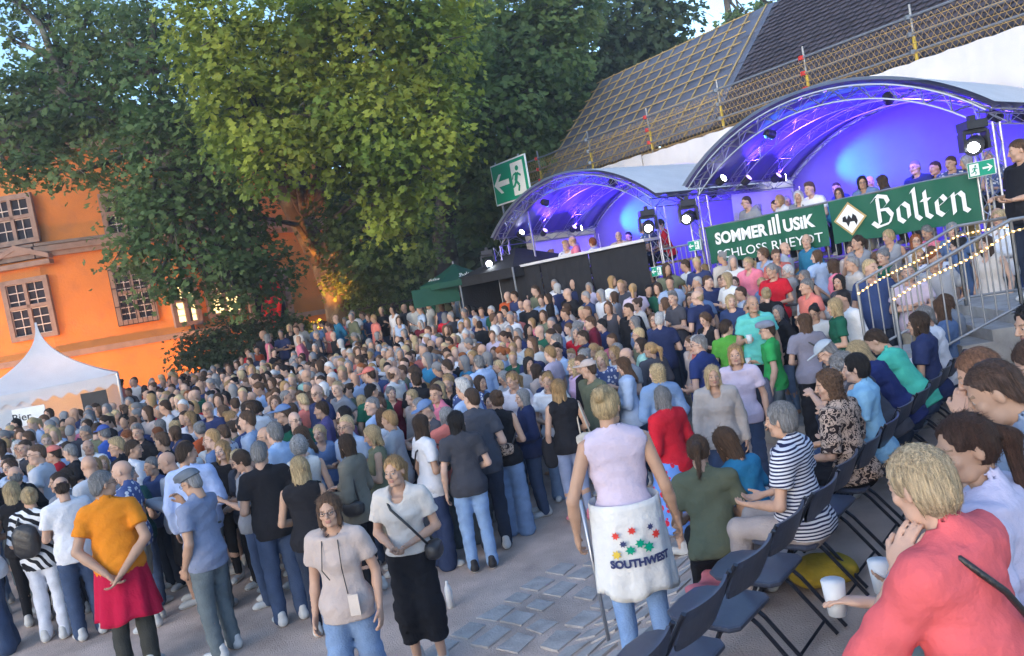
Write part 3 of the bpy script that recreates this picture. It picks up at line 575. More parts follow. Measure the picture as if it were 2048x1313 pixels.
put_text('SOMMER', .30, b1_, off(-.48, .1), 'print_white', bold=.012, sx=.95); put_text('USiK', .30, b1_, off(.72, .1), 'print_white', bold=.012, sx=.95)
for i, hh in enumerate((.27, .31, .35)): mb = MB(); mb.box((0, 0, 0), (.055, hh, .004)); o = obj('letter_bar', mb, MT['print_white'], b1_); o.matrix_local = Matrix.Translation(off(.17+i*.085, -.005+hh/2)) @ MR.to_4x4()
put_text('SCHLOSS RHEYDT', .24, b1_, off(.05, -.21), 'print_white', sx=1.12)
b2_ = banner(.12, 2.44, 2.68, 3.4, 'green banner with blackletter Bolten and a framed animal emblem')
fraktur('Bolten', .30, b2_, off(.28, .05), MR)
mb = MB(); r45 = Matrix.Rotation(R(45), 3, 'Z'); mb.box((0, 0, 0), (.40, .40, .006), r45); o = obj('emblem_frame', mb, MT['timber'], b2_); o.matrix_local = Matrix.Translation(off(-.82, .02)) @ MR.to_4x4()
mb = MB(); mb.box((0, 0, .005), (.34, .34, .006), r45); o = obj('emblem_field', mb, MT['print_white'], b2_); o.matrix_local = Matrix.Translation(off(-.82, .02)) @ MR.to_4x4()
mb = MB(); mb.poly([(x, y, .011) for x, y in ((-.13,-.03),(-.12,.04),(-.07,.06),(-.05,.0),(-.01,.07),(.03,.0),(.06,.08),(.11,.03),(.13,-.05),(.1,-.12),(.07,-.05),(.0,-.05),(-.04,-.13),(-.07,-.05))]); o = obj('emblem_beast', mb, MT['black_fabric'], b2_); o.matrix_local = Matrix.Translation(off(-.82, .02)) @ MR.to_4x4()
# railing the banners are tied to, and the counter of the other pavilion
def bar_rail(name, label, pts, z0, h, parent=None, gap=.14, mat='steel', cat='railing', r=.02):
    o = Vector((pts[0][0], pts[0][1], pts[0][2])); e = tag(empty(name, o), label, cat); P = [Vector(p)-o for p in pts]; up = Vector((0, 0, h))
    for nm, hh in (('top_rail', h), ('bottom_rail', .1)): mb = MB(); mb.tube([p+Vector((0, 0, hh)) for p in P], r if hh > .2 else r*.8, 7); obj(nm, mb, MT[mat], e)
    for a, b in zip(P, P[1:]):
        n = max(1, int((b-a).length/gap))
        for i in range(n+1):
            q = a+(b-a)*i/n; big = i in (0, n); mb = MB(); mb.tube([q, q+up] if big else [q+Vector((0, 0, .1)), q+up], r if big else .009, 6); obj('post' if big else 'baluster', mb, MT[mat], e)
    return e
bar_rail('guard_railing', 'steel guard railing behind the two green banners', [tp(5.2, -.08, DECK), tp(2.6, -.08, DECK), tp(0, -.08, DECK)], 0, 1.06)
ce = tag(empty('bar_counter', tp(9, -.2, 1.28)), 'long bar counter with pale top and black cloth front', 'counter'); co = ce.location
mb = MB(); p = [tp(6.35, -.45, 0), tp(11.6, -.45, 0), tp(11.6, .1, 0), tp(6.35, .1, 0)]; mb.hexa([Vector((q.x, q.y, 3.38))-co for q in p]+[Vector((q.x, q.y, 3.44))-co for q in p]); obj('counter_top', mb, MT['tarp'], ce)
for i in range(3): mb = MB(); t0, t1 = 6.4+i*1.73, 6.4+(i+1)*1.73-.02; g = [[tp(t0+(t1-t0)*k/20, -.36+.012*math.sin(k*1.9), 3.37-(3.37-1.0)*j/5)-co for k in range(21)] for j in range(6)]; mb.sheet(g); obj('front_cloth', mb, MT['black_fabric'], ce, smooth=True)
# barrier panels between the pavilions
bar_rail('barrier', 'galvanised barrier fence closing the gap between the pavilions', [tp(6.2, -.1, 1.05), tp(5.35, -.1, 1.05)], 0, 2.1, gap=.11)
# exit signs
def running_man(parent, M4, s):
    mb = MB()
    def bar(a, b, w):
        a, b = Vector((*a, 0)), Vector((*b, 0)); d = (b-a).normalized(); n = Vector((-d.y, d.x, 0))*w/2; mb.poly([(a-n)*s, (b-n)*s, (b+n)*s, (a+n)*s])
    bar((.02, .16), (-.06, -.06), .13); bar((-.06, -.06), (.06, -.2), .08); bar((.06, -.2), (.0, -.36), .075); bar((-.05, -.06), (-.16, -.2), .08); bar((-.16, -.2), (-.3, -.2), .07); bar((.03, .15), (.18, .05), .06); bar((.0, .15), (-.15, .12), .055); bar((-.15, .12), (-.2, .0), .05)
    mb.poly([(s*(.05+.075*math.cos(a)), s*(.28+.075*math.sin(a)), 0) for a in np.linspace(0, 6.28, 13)[:-1]]); o = obj('running_figure', mb, MT['sign_green'], parent); o.matrix_local = M4
def exit_sign(loc, w, h, rm, label, flip=False):
    e = tag(empty('exit_sign', loc), label, 'exit sign', 'emergency exit signs'); M4 = lambda x, y, z: Matrix.Translation(rm @ Vector((x, y, z))) @ rm.to_4x4()
    k = -1 if flip else 1
    mb = MB(); mb.box((0, 0, -.02), (w, h, .03)); o = obj('board', mb, MT['print_white'], e); o.matrix_local = M4(0, 0, 0)
    mb = MB(); mb.box((0, 0, 0), (w*.95, h*.93, .006)); o = obj('panel', mb, MT['sign_green'], e); o.matrix_local = M4(0, 0, .0)
    mb = MB(); mb.box((0, 0, 0), (w*.34, h*.78, .004)); o = obj('doorway', mb, MT['print_white'], e); o.matrix_local = M4(k*w*.24, 0, .006)
    running_man(e, M4(k*w*.21, 0, .011), h*.85)
    mb = MB(); a = h*.26; mb.poly([(-k*x*a, y*a, 0) for x, y in ((1.15, 0), (.25, .9), (-.15, .9), (.45, .25), (-1.15, .25), (-1.15, -.25), (.45, -.25), (-.15, -.9), (.25, -.9))][::(1 if flip else -1)]); o = obj('arrow', mb, MT['print_white'], e); o.matrix_local = M4(-k*w*.24, 0, .006); return e
exit_sign(at(1020, 362, 20.2), 1.5, 1.1, MR, 'large green emergency exit board at the corner of the scaffold')
mb = MB(); q = at(1020, 362, 20.3)
for dx in (-.5, .5): mb.tube([q-TE*dx+Vector((0, 0, .6)), Vector((q.x-TE.x*dx, q.y-TE.y*dx, .9))], .03, 6)
tag(obj('sign_frame', mb, MT['steel']), 'two steel poles holding up the large exit board', 'pole')
exit_sign(tp(6.25, -.32, 2.72), .3, .2, MR, 'small green exit sign on the tower by the counter end'); exit_sign(tp(5.2, -.32, 3.1), .3, .2, MR, 'small green exit sign on the tower beside the Sommermusik banner'); exit_sign(tp(11.7, -.3, 2.1), .32, .2, MR, 'small green exit sign on the tower beside the black gazebo'); exit_sign(tp(.02, -.32, 3.42), .36, .22, MR, 'small green exit sign on the tower at the platform stairs', True)
# ================================================================ tents, parasol, fence
def pagoda(c, half, zeave, zpeak, rot, label):
    e = tag(empty('pagoda_tent', c, rot), label, 'tent'); mb = MB(); N = 20
    for s in range(4):
        a = R(45+90*s); p0 = Vector((math.cos(a), math.sin(a), 0))*half*1.414; p1 = Vector((math.cos(a+R(90)), math.sin(a+R(90)), 0))*half*1.414; g = []
        for j in range(15):
            v = j/14; k = (1-v)**2.3; g.append([p0.lerp(p1, i/N)*(k*.985+.015)+Vector((0, 0, zeave+(zpeak-zeave)*v-.06*math.sin(math.pi*i/N)*(1-v))) for i in range(N+1)])
        mb.sheet(g)
    obj('roof_canopy', mb, MT['white_fabric'], e, smooth=True); mb = MB()
    for s in range(4):
        a = R(45+90*s); p0 = Vector((math.cos(a), math.sin(a), 0))*half*1.42; p1 = Vector((math.cos(a+R(90)), math.sin(a+R(90)), 0))*half*1.42
        mb.sheet([[p0.lerp(p1, i/60)+Vector((0, 0, zeave-.02-j*(.13+.025*math.cos(i*math.pi/3)))) for i in range(61)] for j in range(3)])
    obj('valance', mb, MT['white_fabric'], e, smooth=True)
    for s in range(4): a = R(45+90*s); p = Vector((math.cos(a), math.sin(a), 0))*half*1.40; mb = MB(); mb.tube([p, p+Vector((0, 0, zeave))], .04, 8); obj('pole', mb, MT['alu'], e)
    return e
pc = at(101, 790, 18.2); pz = float(ground_z(pc.x, pc.y)); pt = pagoda((pc.x, pc.y, pz), 1.5, at(207, 752, 17.3).z-pz, at(75, 645, 18.2).z-pz, R(28), 'white pagoda tent with tall pointed roof by the castle')
for s, nm in ((0, 'side_wall'), (1, 'side_wall'), (2, 'side_wall')):
    a = R(45+90*s); p0 = Vector((math.cos(a), math.sin(a), 0))*2.08; p1 = Vector((math.cos(a+R(90)), math.sin(a+R(90)), 0))*2.08
    f0, f1 = (0, 1) if s < 2 else (.0, .4); mb = MB(); mb.sheet([[p0.lerp(p1, f0+(f1-f0)*i/10)+Vector((0, 0, 2.1-j*.5)) for i in range(11)] for j in range(5)]); obj(nm, mb, MT['white_fabric'], pt)
l = bpy.data.lights.new('tent_lamp', 'POINT'); l.energy = 14; l.color = (1, .42, .08); l.shadow_soft_size = .15; lo = bpy.data.objects.new('tent_lamp', l); COL.objects.link(lo); lo.parent = pt; lo.location = (.3, .2, 1.9)
mb = MB(); mb.lathe([(.03, .2), (.12, .1), (.13, 0), (.03, -.04)], (.3, .2, 2.15), 10); obj('lamp_shade', mb, MT['bulb'], pt)
sg = at(30, 838, 16.6); mb = MB(); mb.box((0, 0, 0), (1.3, .03, .4)); so = tag(obj('beer_sign', mb, MT['print_white'], loc=sg, rot=(0, 0, R(8))), 'white board reading Bier hanging at the pagoda tent front', 'sign'); put_text('Bier', .24, so, Vector((.15, -.022, 0)), 'black_fabric', Matrix(((1, 0, 0), (0, 0, -1), (0, 1, 0))))
sg = at(190, 802, 17.2); mb = MB(); mb.box((0, 0, 0), (.55, .03, .42)); tag(obj('menu_board', mb, MT['black_metal'], loc=sg, rot=(0, 0, R(8))), 'dark menu board hanging at the tent corner', 'menu board')
# green parasol
uc = at(912, 560, 21.5); ug = stand_z(uc.x, uc.y); ue = tag(empty('parasol', (uc.x, uc.y, ug)), 'dark green parasol printed Bolten under the plane trees', 'parasol'); zt = at(908, 527, 21.5).z-ug; mb = MB(); rr = .95
ring = [Vector((rr*1.15*math.cos(R(45*k+22)), rr*math.sin(R(45*k+22)), zt-.5)) for k in range(8)]
for k in range(8): mb.sheet([[ring[k].lerp(ring[(k+1) % 8], i/4).lerp(Vector((0, 0, zt)), j/5)-Vector((0, 0, .04*math.sin(j/5*math.pi))) for i in range(5)] for j in range(6)]); mb.quad(ring[k], ring[(k+1) % 8], ring[(k+1) % 8]-Vector((0, 0, .16)), ring[k]-Vector((0, 0, .16)))
obj('canopy', mb, MT['umbrella_green'], ue); mb = MB(); mb.tube([(0, 0, 0), (0, 0, zt+.06)], .03, 8); obj('pole', mb, MT['steel'], ue)
rmu = Matrix(((.98, .1, -.1), (-.1, .62, -.77), (0, .77, .63))); fraktur('Bolten', .10, ue, Vector((.38, -.66, zt-.38)), Matrix.Rotation(R(8), 3, 'Z') @ Matrix.Rotation(R(36), 3, 'X')); fraktur('Bolten', .07, ue, Vector((-.55, -.62, zt-.38)), Matrix.Rotation(R(-22), 3, 'Z') @ Matrix.Rotation(R(36), 3, 'X'))
sb = at(872, 592, 20.9); mb = MB(); mb.box((0, 0, 0), (1.3, .05, .5)); tag(obj('screen_board', mb, MT['umbrella_green'], loc=sb, rot=(0, 0, R(5))), 'green board fence panel below the parasol', 'panel')
# black gazebo beside the pavilion
gc = at(1040, 545, 20.5); gz = stand_z(gc.x, gc.y); ge = tag(empty('gazebo', (gc.x, gc.y, gz), R(38)), 'black pop up gazebo beside the pavilion tower', 'gazebo'); zt = at(1035, 495, 20.5).z-gz; ze = zt-.55; mb = MB(); cs = [Vector((sx*1.2, sy*1.2, ze)) for sx, sy in ((-1, -1), (1, -1), (1, 1), (-1, 1))]
for k in range(4): mb.poly([cs[k], cs[(k+1) % 4], (0, 0, zt)]); mb.quad(cs[k], cs[(k+1) % 4], cs[(k+1) % 4]-Vector((0, 0, .25)), cs[k]-Vector((0, 0, .25)))
obj('canopy', mb, MT['black_fabric'], ge)
for k in range(4): mb = MB(); mb.tube([(cs[k].x, cs[k].y, 0), cs[k]], .025, 6); obj('leg', mb, MT['steel'], ge)
mb = MB(); mb.quad((cs[3].x, cs[3].y, 0), (cs[2].x, cs[2].y, 0), cs[2], cs[3]); obj('rear_curtain', mb, MT['black_fabric'], ge)
bar_rail('park_fence', 'dark metal fence under the plane trees behind the parasol', [(-5.5, 26.5, 1.2), (-2.5, 26.2, 1.2), (.8, 25.6, 1.2)], 0, 1.9, gap=.16, mat='black_metal', cat='fence', r=.025)
# ================================================================ stairs and railing with rope lights on the tribune side
st = tag(empty('platform_stairs', (4.6, 8.0, 0)), 'stone steps and landing rising to the platform beside the railing', 'stairs')
A0, A1, A2 = Vector((4.07, 8.0, 1.22)), Vector((5.25, 7.75, 1.72)), Vector((6.9, 7.35, 1.72)); sd_ = (A1-A0); sd_.z = 0; sdn = sd_.normalized(); sn = Vector((-sdn.y, sdn.x, 0))
for i in range(4):
    z = 1.22+.125*(i+1)-.125; a = A0+sd_*(i/4); b = A0+sd_*((i+1)/4); mb = MB(); p = [a, b, b+sn*1.5, a+sn*1.5]; mb.hexa([Vector((q.x, q.y, .2))-st.location for q in p]+[Vector((q.x, q.y, z))-st.location for q in p]); obj('step', mb, MT['stone'], st)
mb = MB(); p = [A1, A2, A2+sn*2.4, A1+sn*2.4]; mb.hexa([Vector((q.x, q.y, .2))-st.location for q in p]+[Vector((q.x, q.y, 1.72))-st.location for q in p]); obj('landing', mb, MT['stone'], st)
for nm, k, lab in (('stair_railing', -.03, 'galvanised stair railing wound with glowing rope lights'), ('stair_railing', 1.45, 'far stair railing with rope light beside the standing guests')):
    P0, P1, P2 = A0+sn*k, A1+sn*k, A2+sn*k
    e = bar_rail(nm, lab, [P0, P1, P2], 0, .98, gap=.13); o = e.location; ps = [P0, P1, P2]; bead = MB(); rope = MB(); line = []
    for a, b in zip(ps, ps[1:]):
        n = int((b-a).length/.055)
        for i in range(n): line.append(a+(b-a)*(i/n)+Vector((0, 0, .86+.02*math.sin(i*.3)))-sn*.03-o)
    rope.tube(line, .008, 5); obj('rope_cable', rope, MT['timber'], e)
    for q in line: bead.box(q, (.017, .017, .017))
    b_ = obj('rope_bulbs', bead, MT['bulb'], e); b_['kind'] = 'stuff'
bar_rail('guard_railing', 'dark guard railing in front of the guests on the upper terrace', [tp(4.05, -1.75, .82), tp(2.2, -1.75, .82), tp(.7, -1.75, .82)], 0, 1.05, gap=.9, mat='black_metal')
# ================================================================ folding chairs
def make_chair():
    e = empty('folding_chair'); w, d = .215, .21; mb = MB(); top, bot = [], []
    out = [(-w, -d*.8), (-w*.8, -d), (w*.8, -d), (w, -d*.8), (w, d*.35), (w*.92, d*.75), (w*.7, d), (0, d*1.08), (-w*.7, d), (-w*.92, d*.75), (-w, d*.35)]
    n = len(out)
    for k, z, sc in ((0, .425, .96), (1, .438, 1), (2, .452, 1), (3, .456, .95)): mb.v += [(x*sc, y*sc+.21, z) for x, y in out]
    for r in range(3):
        for i in range(n): a, b = r*n+i, r*n+(i+1) % n; mb.face((a, b, b+n, a+n))
    mb.face(range(3*n, 4*n)); mb.face(list(range(n))[::-1]); obj('seat', mb, MT['chair_plastic'], e)
    mb = MB(); g0, g1 = [], []
    for j in range(5):
        z = .60+.185*j/4; cut = .03 if j in (0, 4) else 0; g0.append([Vector(((-w-.015+cut)+2*(w+.015-cut)*i/10, .02-.035*(1-((i-5)/5)**2)-.075*j/4, z)) for i in range(11)]); g1.append([p+Vector((0, .016, 0)) for p in g0[-1]][::-1])
    mb.sheet(g0); mb.sheet(g1)
    for a, b in ((g0[4], g1[4][::-1]), (g1[0][::-1], g0[0])): mb.sheet([a, b])
    mb.sheet([[r[0] for r in g0], [r[-1] for r in g1]]); mb.sheet([[r[-1] for r in g1], [r[0] for r in g0]][::-1]); mb.sheet([[r[-1] for r in g0], [r[0] for r in g1]])
    obj('backrest', mb, MT['chair_plastic'], e, smooth=False)
    for s in (-1, 1):
        x = s*(w+.012); mb = MB(); mb.tube([(x, .44, 0), (x, .25, .38), (x, .06, .6), (x, -.055, .79)], .0125, 7); obj('front_leg', mb, MT['chair_tube'], e)
        mb = MB(); mb.tube([(x*.93, -.12, 0), (x*.93, .1, .26), (x*.93, .3, .43)], .0125, 7); obj('rear_leg', mb, MT['chair_tube'], e)
    mb = MB(); mb.tube([(-w*.93, -.06, .07), (w*.93, -.06, .07)], .009, 6); obj('crossbar', mb, MT['chair_tube'], e); mb = MB(); mb.tube([(-w, .38, .12), (w, .38, .12)], .009, 6); obj('crossbar', mb, MT['chair_tube'], e)
    return e
ROWRZ = math.atan2(-LN.x, LN.y)        # local +y of a chair looks along the normal of the rows
PITCHC = .528; chair0 = make_chair(); first = True
SEATS1, SEATS2 = [], []; CHAIRS = {}
for k in range(-2, 15): SEATS1.append(-.264+k*PITCHC)
for k in range(-1, 14): SEATS2.append(-.29+k*PITCHC)
OCC1 = {4, 5, 6, 7, 8, 9, 10, 11, 12, 13, 14}
for row, (seats, n0, z) in enumerate(((SEATS1, 0, .65), (SEATS2, -1.42, .95))):
    for i, s in enumerate(seats):
        c = chair0 if first else copy_tree(chair0); first = False; c.location = rowp(s, n0+random.uniform(-.015, .015), z); c.rotation_euler = (0, 0, ROWRZ+random.uniform(-.04, .04))
        CHAIRS[(row, round(s, 2))] = c; tag(c, None, 'folding chair', 'rows of folding chairs')
# ================================================================ people: bodies and clothes grown from distance fields
def smin(a, b, k):
    h = np.clip(.5+.5*(b-a)/k, 0, 1); return b+(a-b)*h-k*h*(1-h)
class Grid:
    def __init__(s, lo, hi, h):
        s.lo = np.array(lo, np.float32); s.h = h; s.n = np.ceil((np.array(hi)-s.lo)/h).astype(int)+1
        s.ax = [s.lo[i]+h*np.arange(s.n[i], dtype=np.float32) for i in range(3)]; s.d = np.full(s.n, .06, np.float32)
    def sl(s, lo, hi):
        a = [max(0, int((lo[i]-s.lo[i])/s.h)) for i in range(3)]; b = [min(s.n[i], int((hi[i]-s.lo[i])/s.h)+2) for i in range(3)]
        return tuple(slice(a[i], max(a[i], b[i])) for i in range(3))
    def xyz(s, sl): return s.ax[0][sl[0]][:, None, None], s.ax[1][sl[1]][None, :, None], s.ax[2][sl[2]][None, None, :]
    def apply(s, fn, lo, hi, k, mode='u', m=.06):
        lo = np.array(lo)-m; hi = np.array(hi)+m; sl = s.sl(lo, hi); D = s.d[sl]
        if D.size == 0: return
        v = fn(*s.xyz(sl))
        s.d[sl] = smin(D, v, k) if mode == 'u' else -smin(-D, v, k)
    def cone(s, a, b, ra, rb, k=.03, mode='u', sy=1.0):
        a, b = np.array(a, float), np.array(b, float); ba = b-a; bb = max(1e-9, (ba*ba).sum()); rm = max(ra, rb)
        def f(x, y, z):
            px, py, pz = x-a[0], (y-a[1]), z-a[2]; t = np.clip((px*ba[0]+py*ba[1]+pz*ba[2])/bb, 0, 1)
            return np.sqrt((px-ba[0]*t)**2+((py-ba[1]*t)/sy)**2+(pz-ba[2]*t)**2)-(ra+(rb-ra)*t)
        s.apply(f, np.minimum(a, b)-rm, np.maximum(a, b)+rm, k, mode)
    def ell(s, c, r, k=.02, mode='u', Rm=None):
        c = np.array(c, float); r = np.array(r, float)
        def f(x, y, z):
            x, y, z = x-c[0], y-c[1], z-c[2]
            if Rm is not None: x, y, z = (Rm[0][0]*x+Rm[1][0]*y+Rm[2][0]*z, Rm[0][1]*x+Rm[1][1]*y+Rm[2][1]*z, Rm[0][2]*x+Rm[1][2]*y+Rm[2][2]*z)
            k0 = np.sqrt((x/r[0])**2+(y/r[1])**2+(z/r[2])**2); k1 = np.sqrt((x/r[0]**2)**2+(y/r[1]**2)**2+(z/r[2]**2)**2)+1e-6
            return k0*(k0-1)/k1
        rm = r if Rm is None else np.full(3, r.max()); s.apply(f, c-rm, c+rm, k, mode)
    def plane(s, p, n):                 # keep the side the normal points away from
        x, y, z = s.xyz((slice(None),)*3); v = (x-p[0])*n[0]+(y-p[1])*n[1]+(z-p[2])*n[2]; s.d = np.maximum(s.d, v)
    def nets(s):
        d = s.d; d = np.pad(d, 1, constant_values=.06); I = d < 0; nx, ny, nz = d.shape
        c = np.zeros((nx-1, ny-1, nz-1), np.int8)
        for i in (0, 1):
            for j in (0, 1):
                for k in (0, 1): c += I[i:nx-1+i, j:ny-1+j, k:nz-1+k]
        act = (c > 0) & (c < 8); idx = np.full(act.shape, -1, np.int64); ci = np.argwhere(act); idx[act] = np.arange(len(ci))
        acc = np.zeros((len(ci), 3)); cnt = np.zeros(len(ci)); X, Y, Z = ci.T
        for ax in range(3):
            o = [a for a in range(3) if a != ax]
            for u in (0, 1):
                for v in (0, 1):
                    e0 = np.zeros(3, int); e0[o[0]] = u; e0[o[1]] = v; e1 = e0.copy(); e1[ax] = 1
                    d0 = d[X+e0[0], Y+e0[1], Z+e0[2]]; d1 = d[X+e1[0], Y+e1[1], Z+e1[2]]; m = (d0 < 0) != (d1 < 0)
                    t = d0[m]/(d0[m]-d1[m]); p = np.tile(e0.astype(float), (m.sum(), 1)); p[:, ax] = t; acc[m] += p; cnt[m] += 1
        V = s.lo+(ci+acc/cnt[:, None]-1)*s.h; F = []
        for ax in range(3):
            sl0 = [slice(1, -1)]*3; sl1 = [slice(1, -1)]*3; sl0[ax] = slice(0, -1); sl1[ax] = slice(1, None)
            a, b = I[tuple(sl0)], I[tuple(sl1)]; off = np.ones(3, int); off[ax] = 0
            for flip in (0, 1):
                e = np.argwhere((a & ~b) if not flip else (~a & b))+off
                if not len(e): continue
                o = [(ax+1) % 3, (ax+2) % 3]; q = []
                for u, v in ((-1, -1), (0, -1), (0, 0), (-1, 0)):
                    g = e.copy(); g[:, o[0]] += u; g[:, o[1]] += v; q.append(idx[g[:, 0], g[:, 1], g[:, 2]])
                q = np.stack(q, 1); F.append(q if not flip else q[:, ::-1])
        return V, np.concatenate(F) if F else np.zeros((0, 4), int)
# ---------------------------------------------------------------- poses: joints of a 1.75 m figure looking along +y
def lerp(a, b, t): return tuple(np.array(a)*(1-t)+np.array(b)*t)
POSES = {}
def pose(name, el, er, wl, wr, head=(0, 0), seated=False, lean=0, step=0, curl=.5, handl=None, handr=None, legs=None):
    P = dict(lean=lean, head=head, seated=seated, curl=curl, handl=handl, handr=handr)
    if seated:
        pel = np.array((0, 0, .56)); hz = -.39
        P['legs'] = legs or {s: ((.095*s, .0, .53), (.115*s, .42, .53), (.12*s, .40, .085)) for s in (-1, 1)}
    else:
        pel = np.array((0, 0, .95)); hz = 0
        P['legs'] = legs or {s: ((.09*s, 0, .91), (.10*s, .02+step*s*.5, .50), (.105*s, -.02+step*s, .085)) for s in (-1, 1)}
    P['pel'] = pel; c, sn = math.cos(lean), math.sin(lean)
    def T(p): q = np.array(p)-np.array((0, 0, .95)); return tuple(np.array((q[0], q[1]*c+q[2]*sn, q[2]*c-q[1]*sn))+pel)
    P['T'] = T; P['sh'] = {-1: T((-.172, -.012, 1.425)), 1: T((.172, -.012, 1.425))}
    sh = (lambda p: (p[0], p[1], p[2]+hz)) if seated else (lambda p: p)
    P['el'] = {-1: sh(el), 1: sh(er)}; P['wr'] = {-1: sh(wl), 1: sh(wr)}
    P['neck'] = T((0, -.012, 1.46)); hc = np.array(T((0, .012, 1.633))); P['hc'] = hc
    Rm = Matrix.Rotation(-lean*.45, 3, 'X') @ Matrix.Rotation(R(head[0]), 3, 'Z') @ Matrix.Rotation(R(head[1]), 3, 'X'); P['HR'] = Rm; POSES[name] = P
D_ = dict(el=(-.235, -.05, 1.135), er=(.235, -.05, 1.135), wl=(-.25, .03, .885), wr=(.25, .03, .885))
pose('down', **D_, head=(8, 0)); pose('down2', **D_, head=(-38, -4)); pose('walk', el=(-.235, -.06, 1.14), er=(.235, -.05, 1.135), wl=(-.26, .06, .9), wr=(.25, .02, .885), head=(8, 0), step=.11)
pose('cup', (-.235, -.05, 1.135), (.25, -.02, 1.14), (-.25, .03, .885), (.17, .22, 1.2), head=(14, 0), curl=.8); pose('cup2', (-.24, -.02, 1.14), (.25, -.02, 1.14), (-.10, .23, 1.12), (.12, .24, 1.17), head=(-25, -6), curl=.8)
pose('fold', (-.25, -.03, 1.14), (.25, -.03, 1.14), (-.075, .19, 1.09), (.06, .20, 1.07), head=(-12, 0), curl=.7); pose('cross', (-.245, .04, 1.15), (.245, .04, 1.15), (.07, .2, 1.17), (-.07, .22, 1.22), head=(20, 0), curl=.5)
pose('behind', (-.265, -.11, 1.15), (.265, -.11, 1.15), (-.05, -.2, .93), (.05, -.215, .91), head=(-55, 0), curl=.6); pose('phone', (-.23, .02, 1.14), (.23, .02, 1.14), (-.06, .26, 1.22), (.07, .26, 1.25), head=(0, -16), curl=.8)
pose('hip', (-.335, -.08, 1.17), (.235, -.05, 1.135), (-.19, .05, 1.03), (.25, .03, .885), head=(30, 0)); pose('face', (.0-.235, -.05, 1.135), (.215, .15, 1.19), (-.2, .08, .9), (.12, .25, 1.43), head=(5, -14), curl=.7)
pose('raise', (-.235, -.05, 1.135), (.26, .12, 1.6), (-.25, .03, .885), (.24, .16, 1.86), head=(0, 6), curl=.3); pose('back', (-.25, -.03, 1.14), (.25, -.03, 1.14), (-.1, .2, 1.08), (.1, .2, 1.1), head=(42, 0)); pose('back2', (-.24, -.05, 1.135), (.25, -.03, 1.14), (-.25, .03, .885), (.1, .2, 1.05), head=(-48, -4))
pose('serve', (-.3, -.04, 1.13), (.25, -.05, 1.13), (-.3, .06, .89), (.3, .03, .9), head=(-28, -3), curl=.7)
pose('sit', (-.25, .05, 1.14), (.25, .05, 1.14), (-.11, .3, 1.09), (.11, .3, 1.09), head=(0, 0), seated=True, lean=.08); pose('sit2', (-.25, .05, 1.14), (.25, .08, 1.16), (-.11, .3, 1.06), (.06, .36, 1.12), head=(35, -4), seated=True, lean=.16)
pose('sitlean', (-.23, .36, 1.03), (.23, .36, 1.03), (-.06, .52, 1.14), (.06, .5, 1.12), head=(12, -20), seated=True, lean=.5); pose('sitchin', (-.23, .30, 1.08), (.24, .27, 1.10), (-.125, .20, 1.385), (.14, .46, 1.12), head=(-10, -6), seated=True, lean=.22, curl=.35)
pose('sithand', (-.22, .36, 1.12), (.24, .27, 1.08), (-.06, .33, 1.41), (.12, .44, 1.08), head=(4, -12), seated=True, lean=.34)
pose('crouch', (-.25, .12, 1.12), (.25, .12, 1.12), (-.1, .34, 1.12), (.1, .34, 1.14), head=(-10, -18), seated=True, lean=.3)
def hand_frame(P, s):
    e, w = np.array(P['el'][s]), np.array(P['wr'][s]); d = w-e; d /= np.linalg.norm(d); return w, d
def add_hand(V, F, P, s, h):
    w, d = hand_frame(P, s); d = Vector(d); side = Vector((1 if s > 0 else -1, 0, 0)); fwd = Vector((0, 1, 0))
    x = fwd-d*fwd.dot(d)                # thumb side points forward / up
    if x.length < .3: x = Vector((0, 0, 1))-d*d.z
    x.normalize(); nrm = d.cross(x)     # palm normal, towards the body
    if nrm.dot(side) > 0: nrm = -nrm
    g = Grid((-.075, -.07, -.03), (.075, .07, .22), h); cu = P['curl']
    g.cone((0, 0, -.02), (0, 0, .03), .026, .026, .01, sy=.8); g.ell((0, 0, .055), (.042, .017, .05), .012)
    for i, (fx, L) in enumerate(((.03, .066), (.010, .076), (-.010, .07), (-.029, .055))):
        p = np.array((fx, 0, .09)); a = 0; r = .0095 if i < 3 else .008
        for k, fr in enumerate((.45, .32, .23)):
            a += cu*(.5, .95, .7)[k]; q = p+np.array((fx*.08, -math.sin(a), math.cos(a)))*L*fr; g.cone(p, q, r, r*.93, .003); p = q; r *= .93
    p0, p1, p2 = (.03, -.002, .03), (.056, -.014, .066), (.058, -.030, .092); g.cone(p0, p1, .014, .0105, .01); g.cone(p1, p2, .0105, .009, .004)
    v, f = g.nets(); B = np.array((x, -nrm, d)); v2 = np.stack([v[:, 0], v[:, 1], v[:, 2]], 1) @ B+w
    if Vector(B[0]).cross(Vector(B[1])).dot(Vector(B[2])) < 0: f = f[:, ::-1]
    return np.concatenate([V, v2]), np.concatenate([F, f+len(V)])
_head = {}
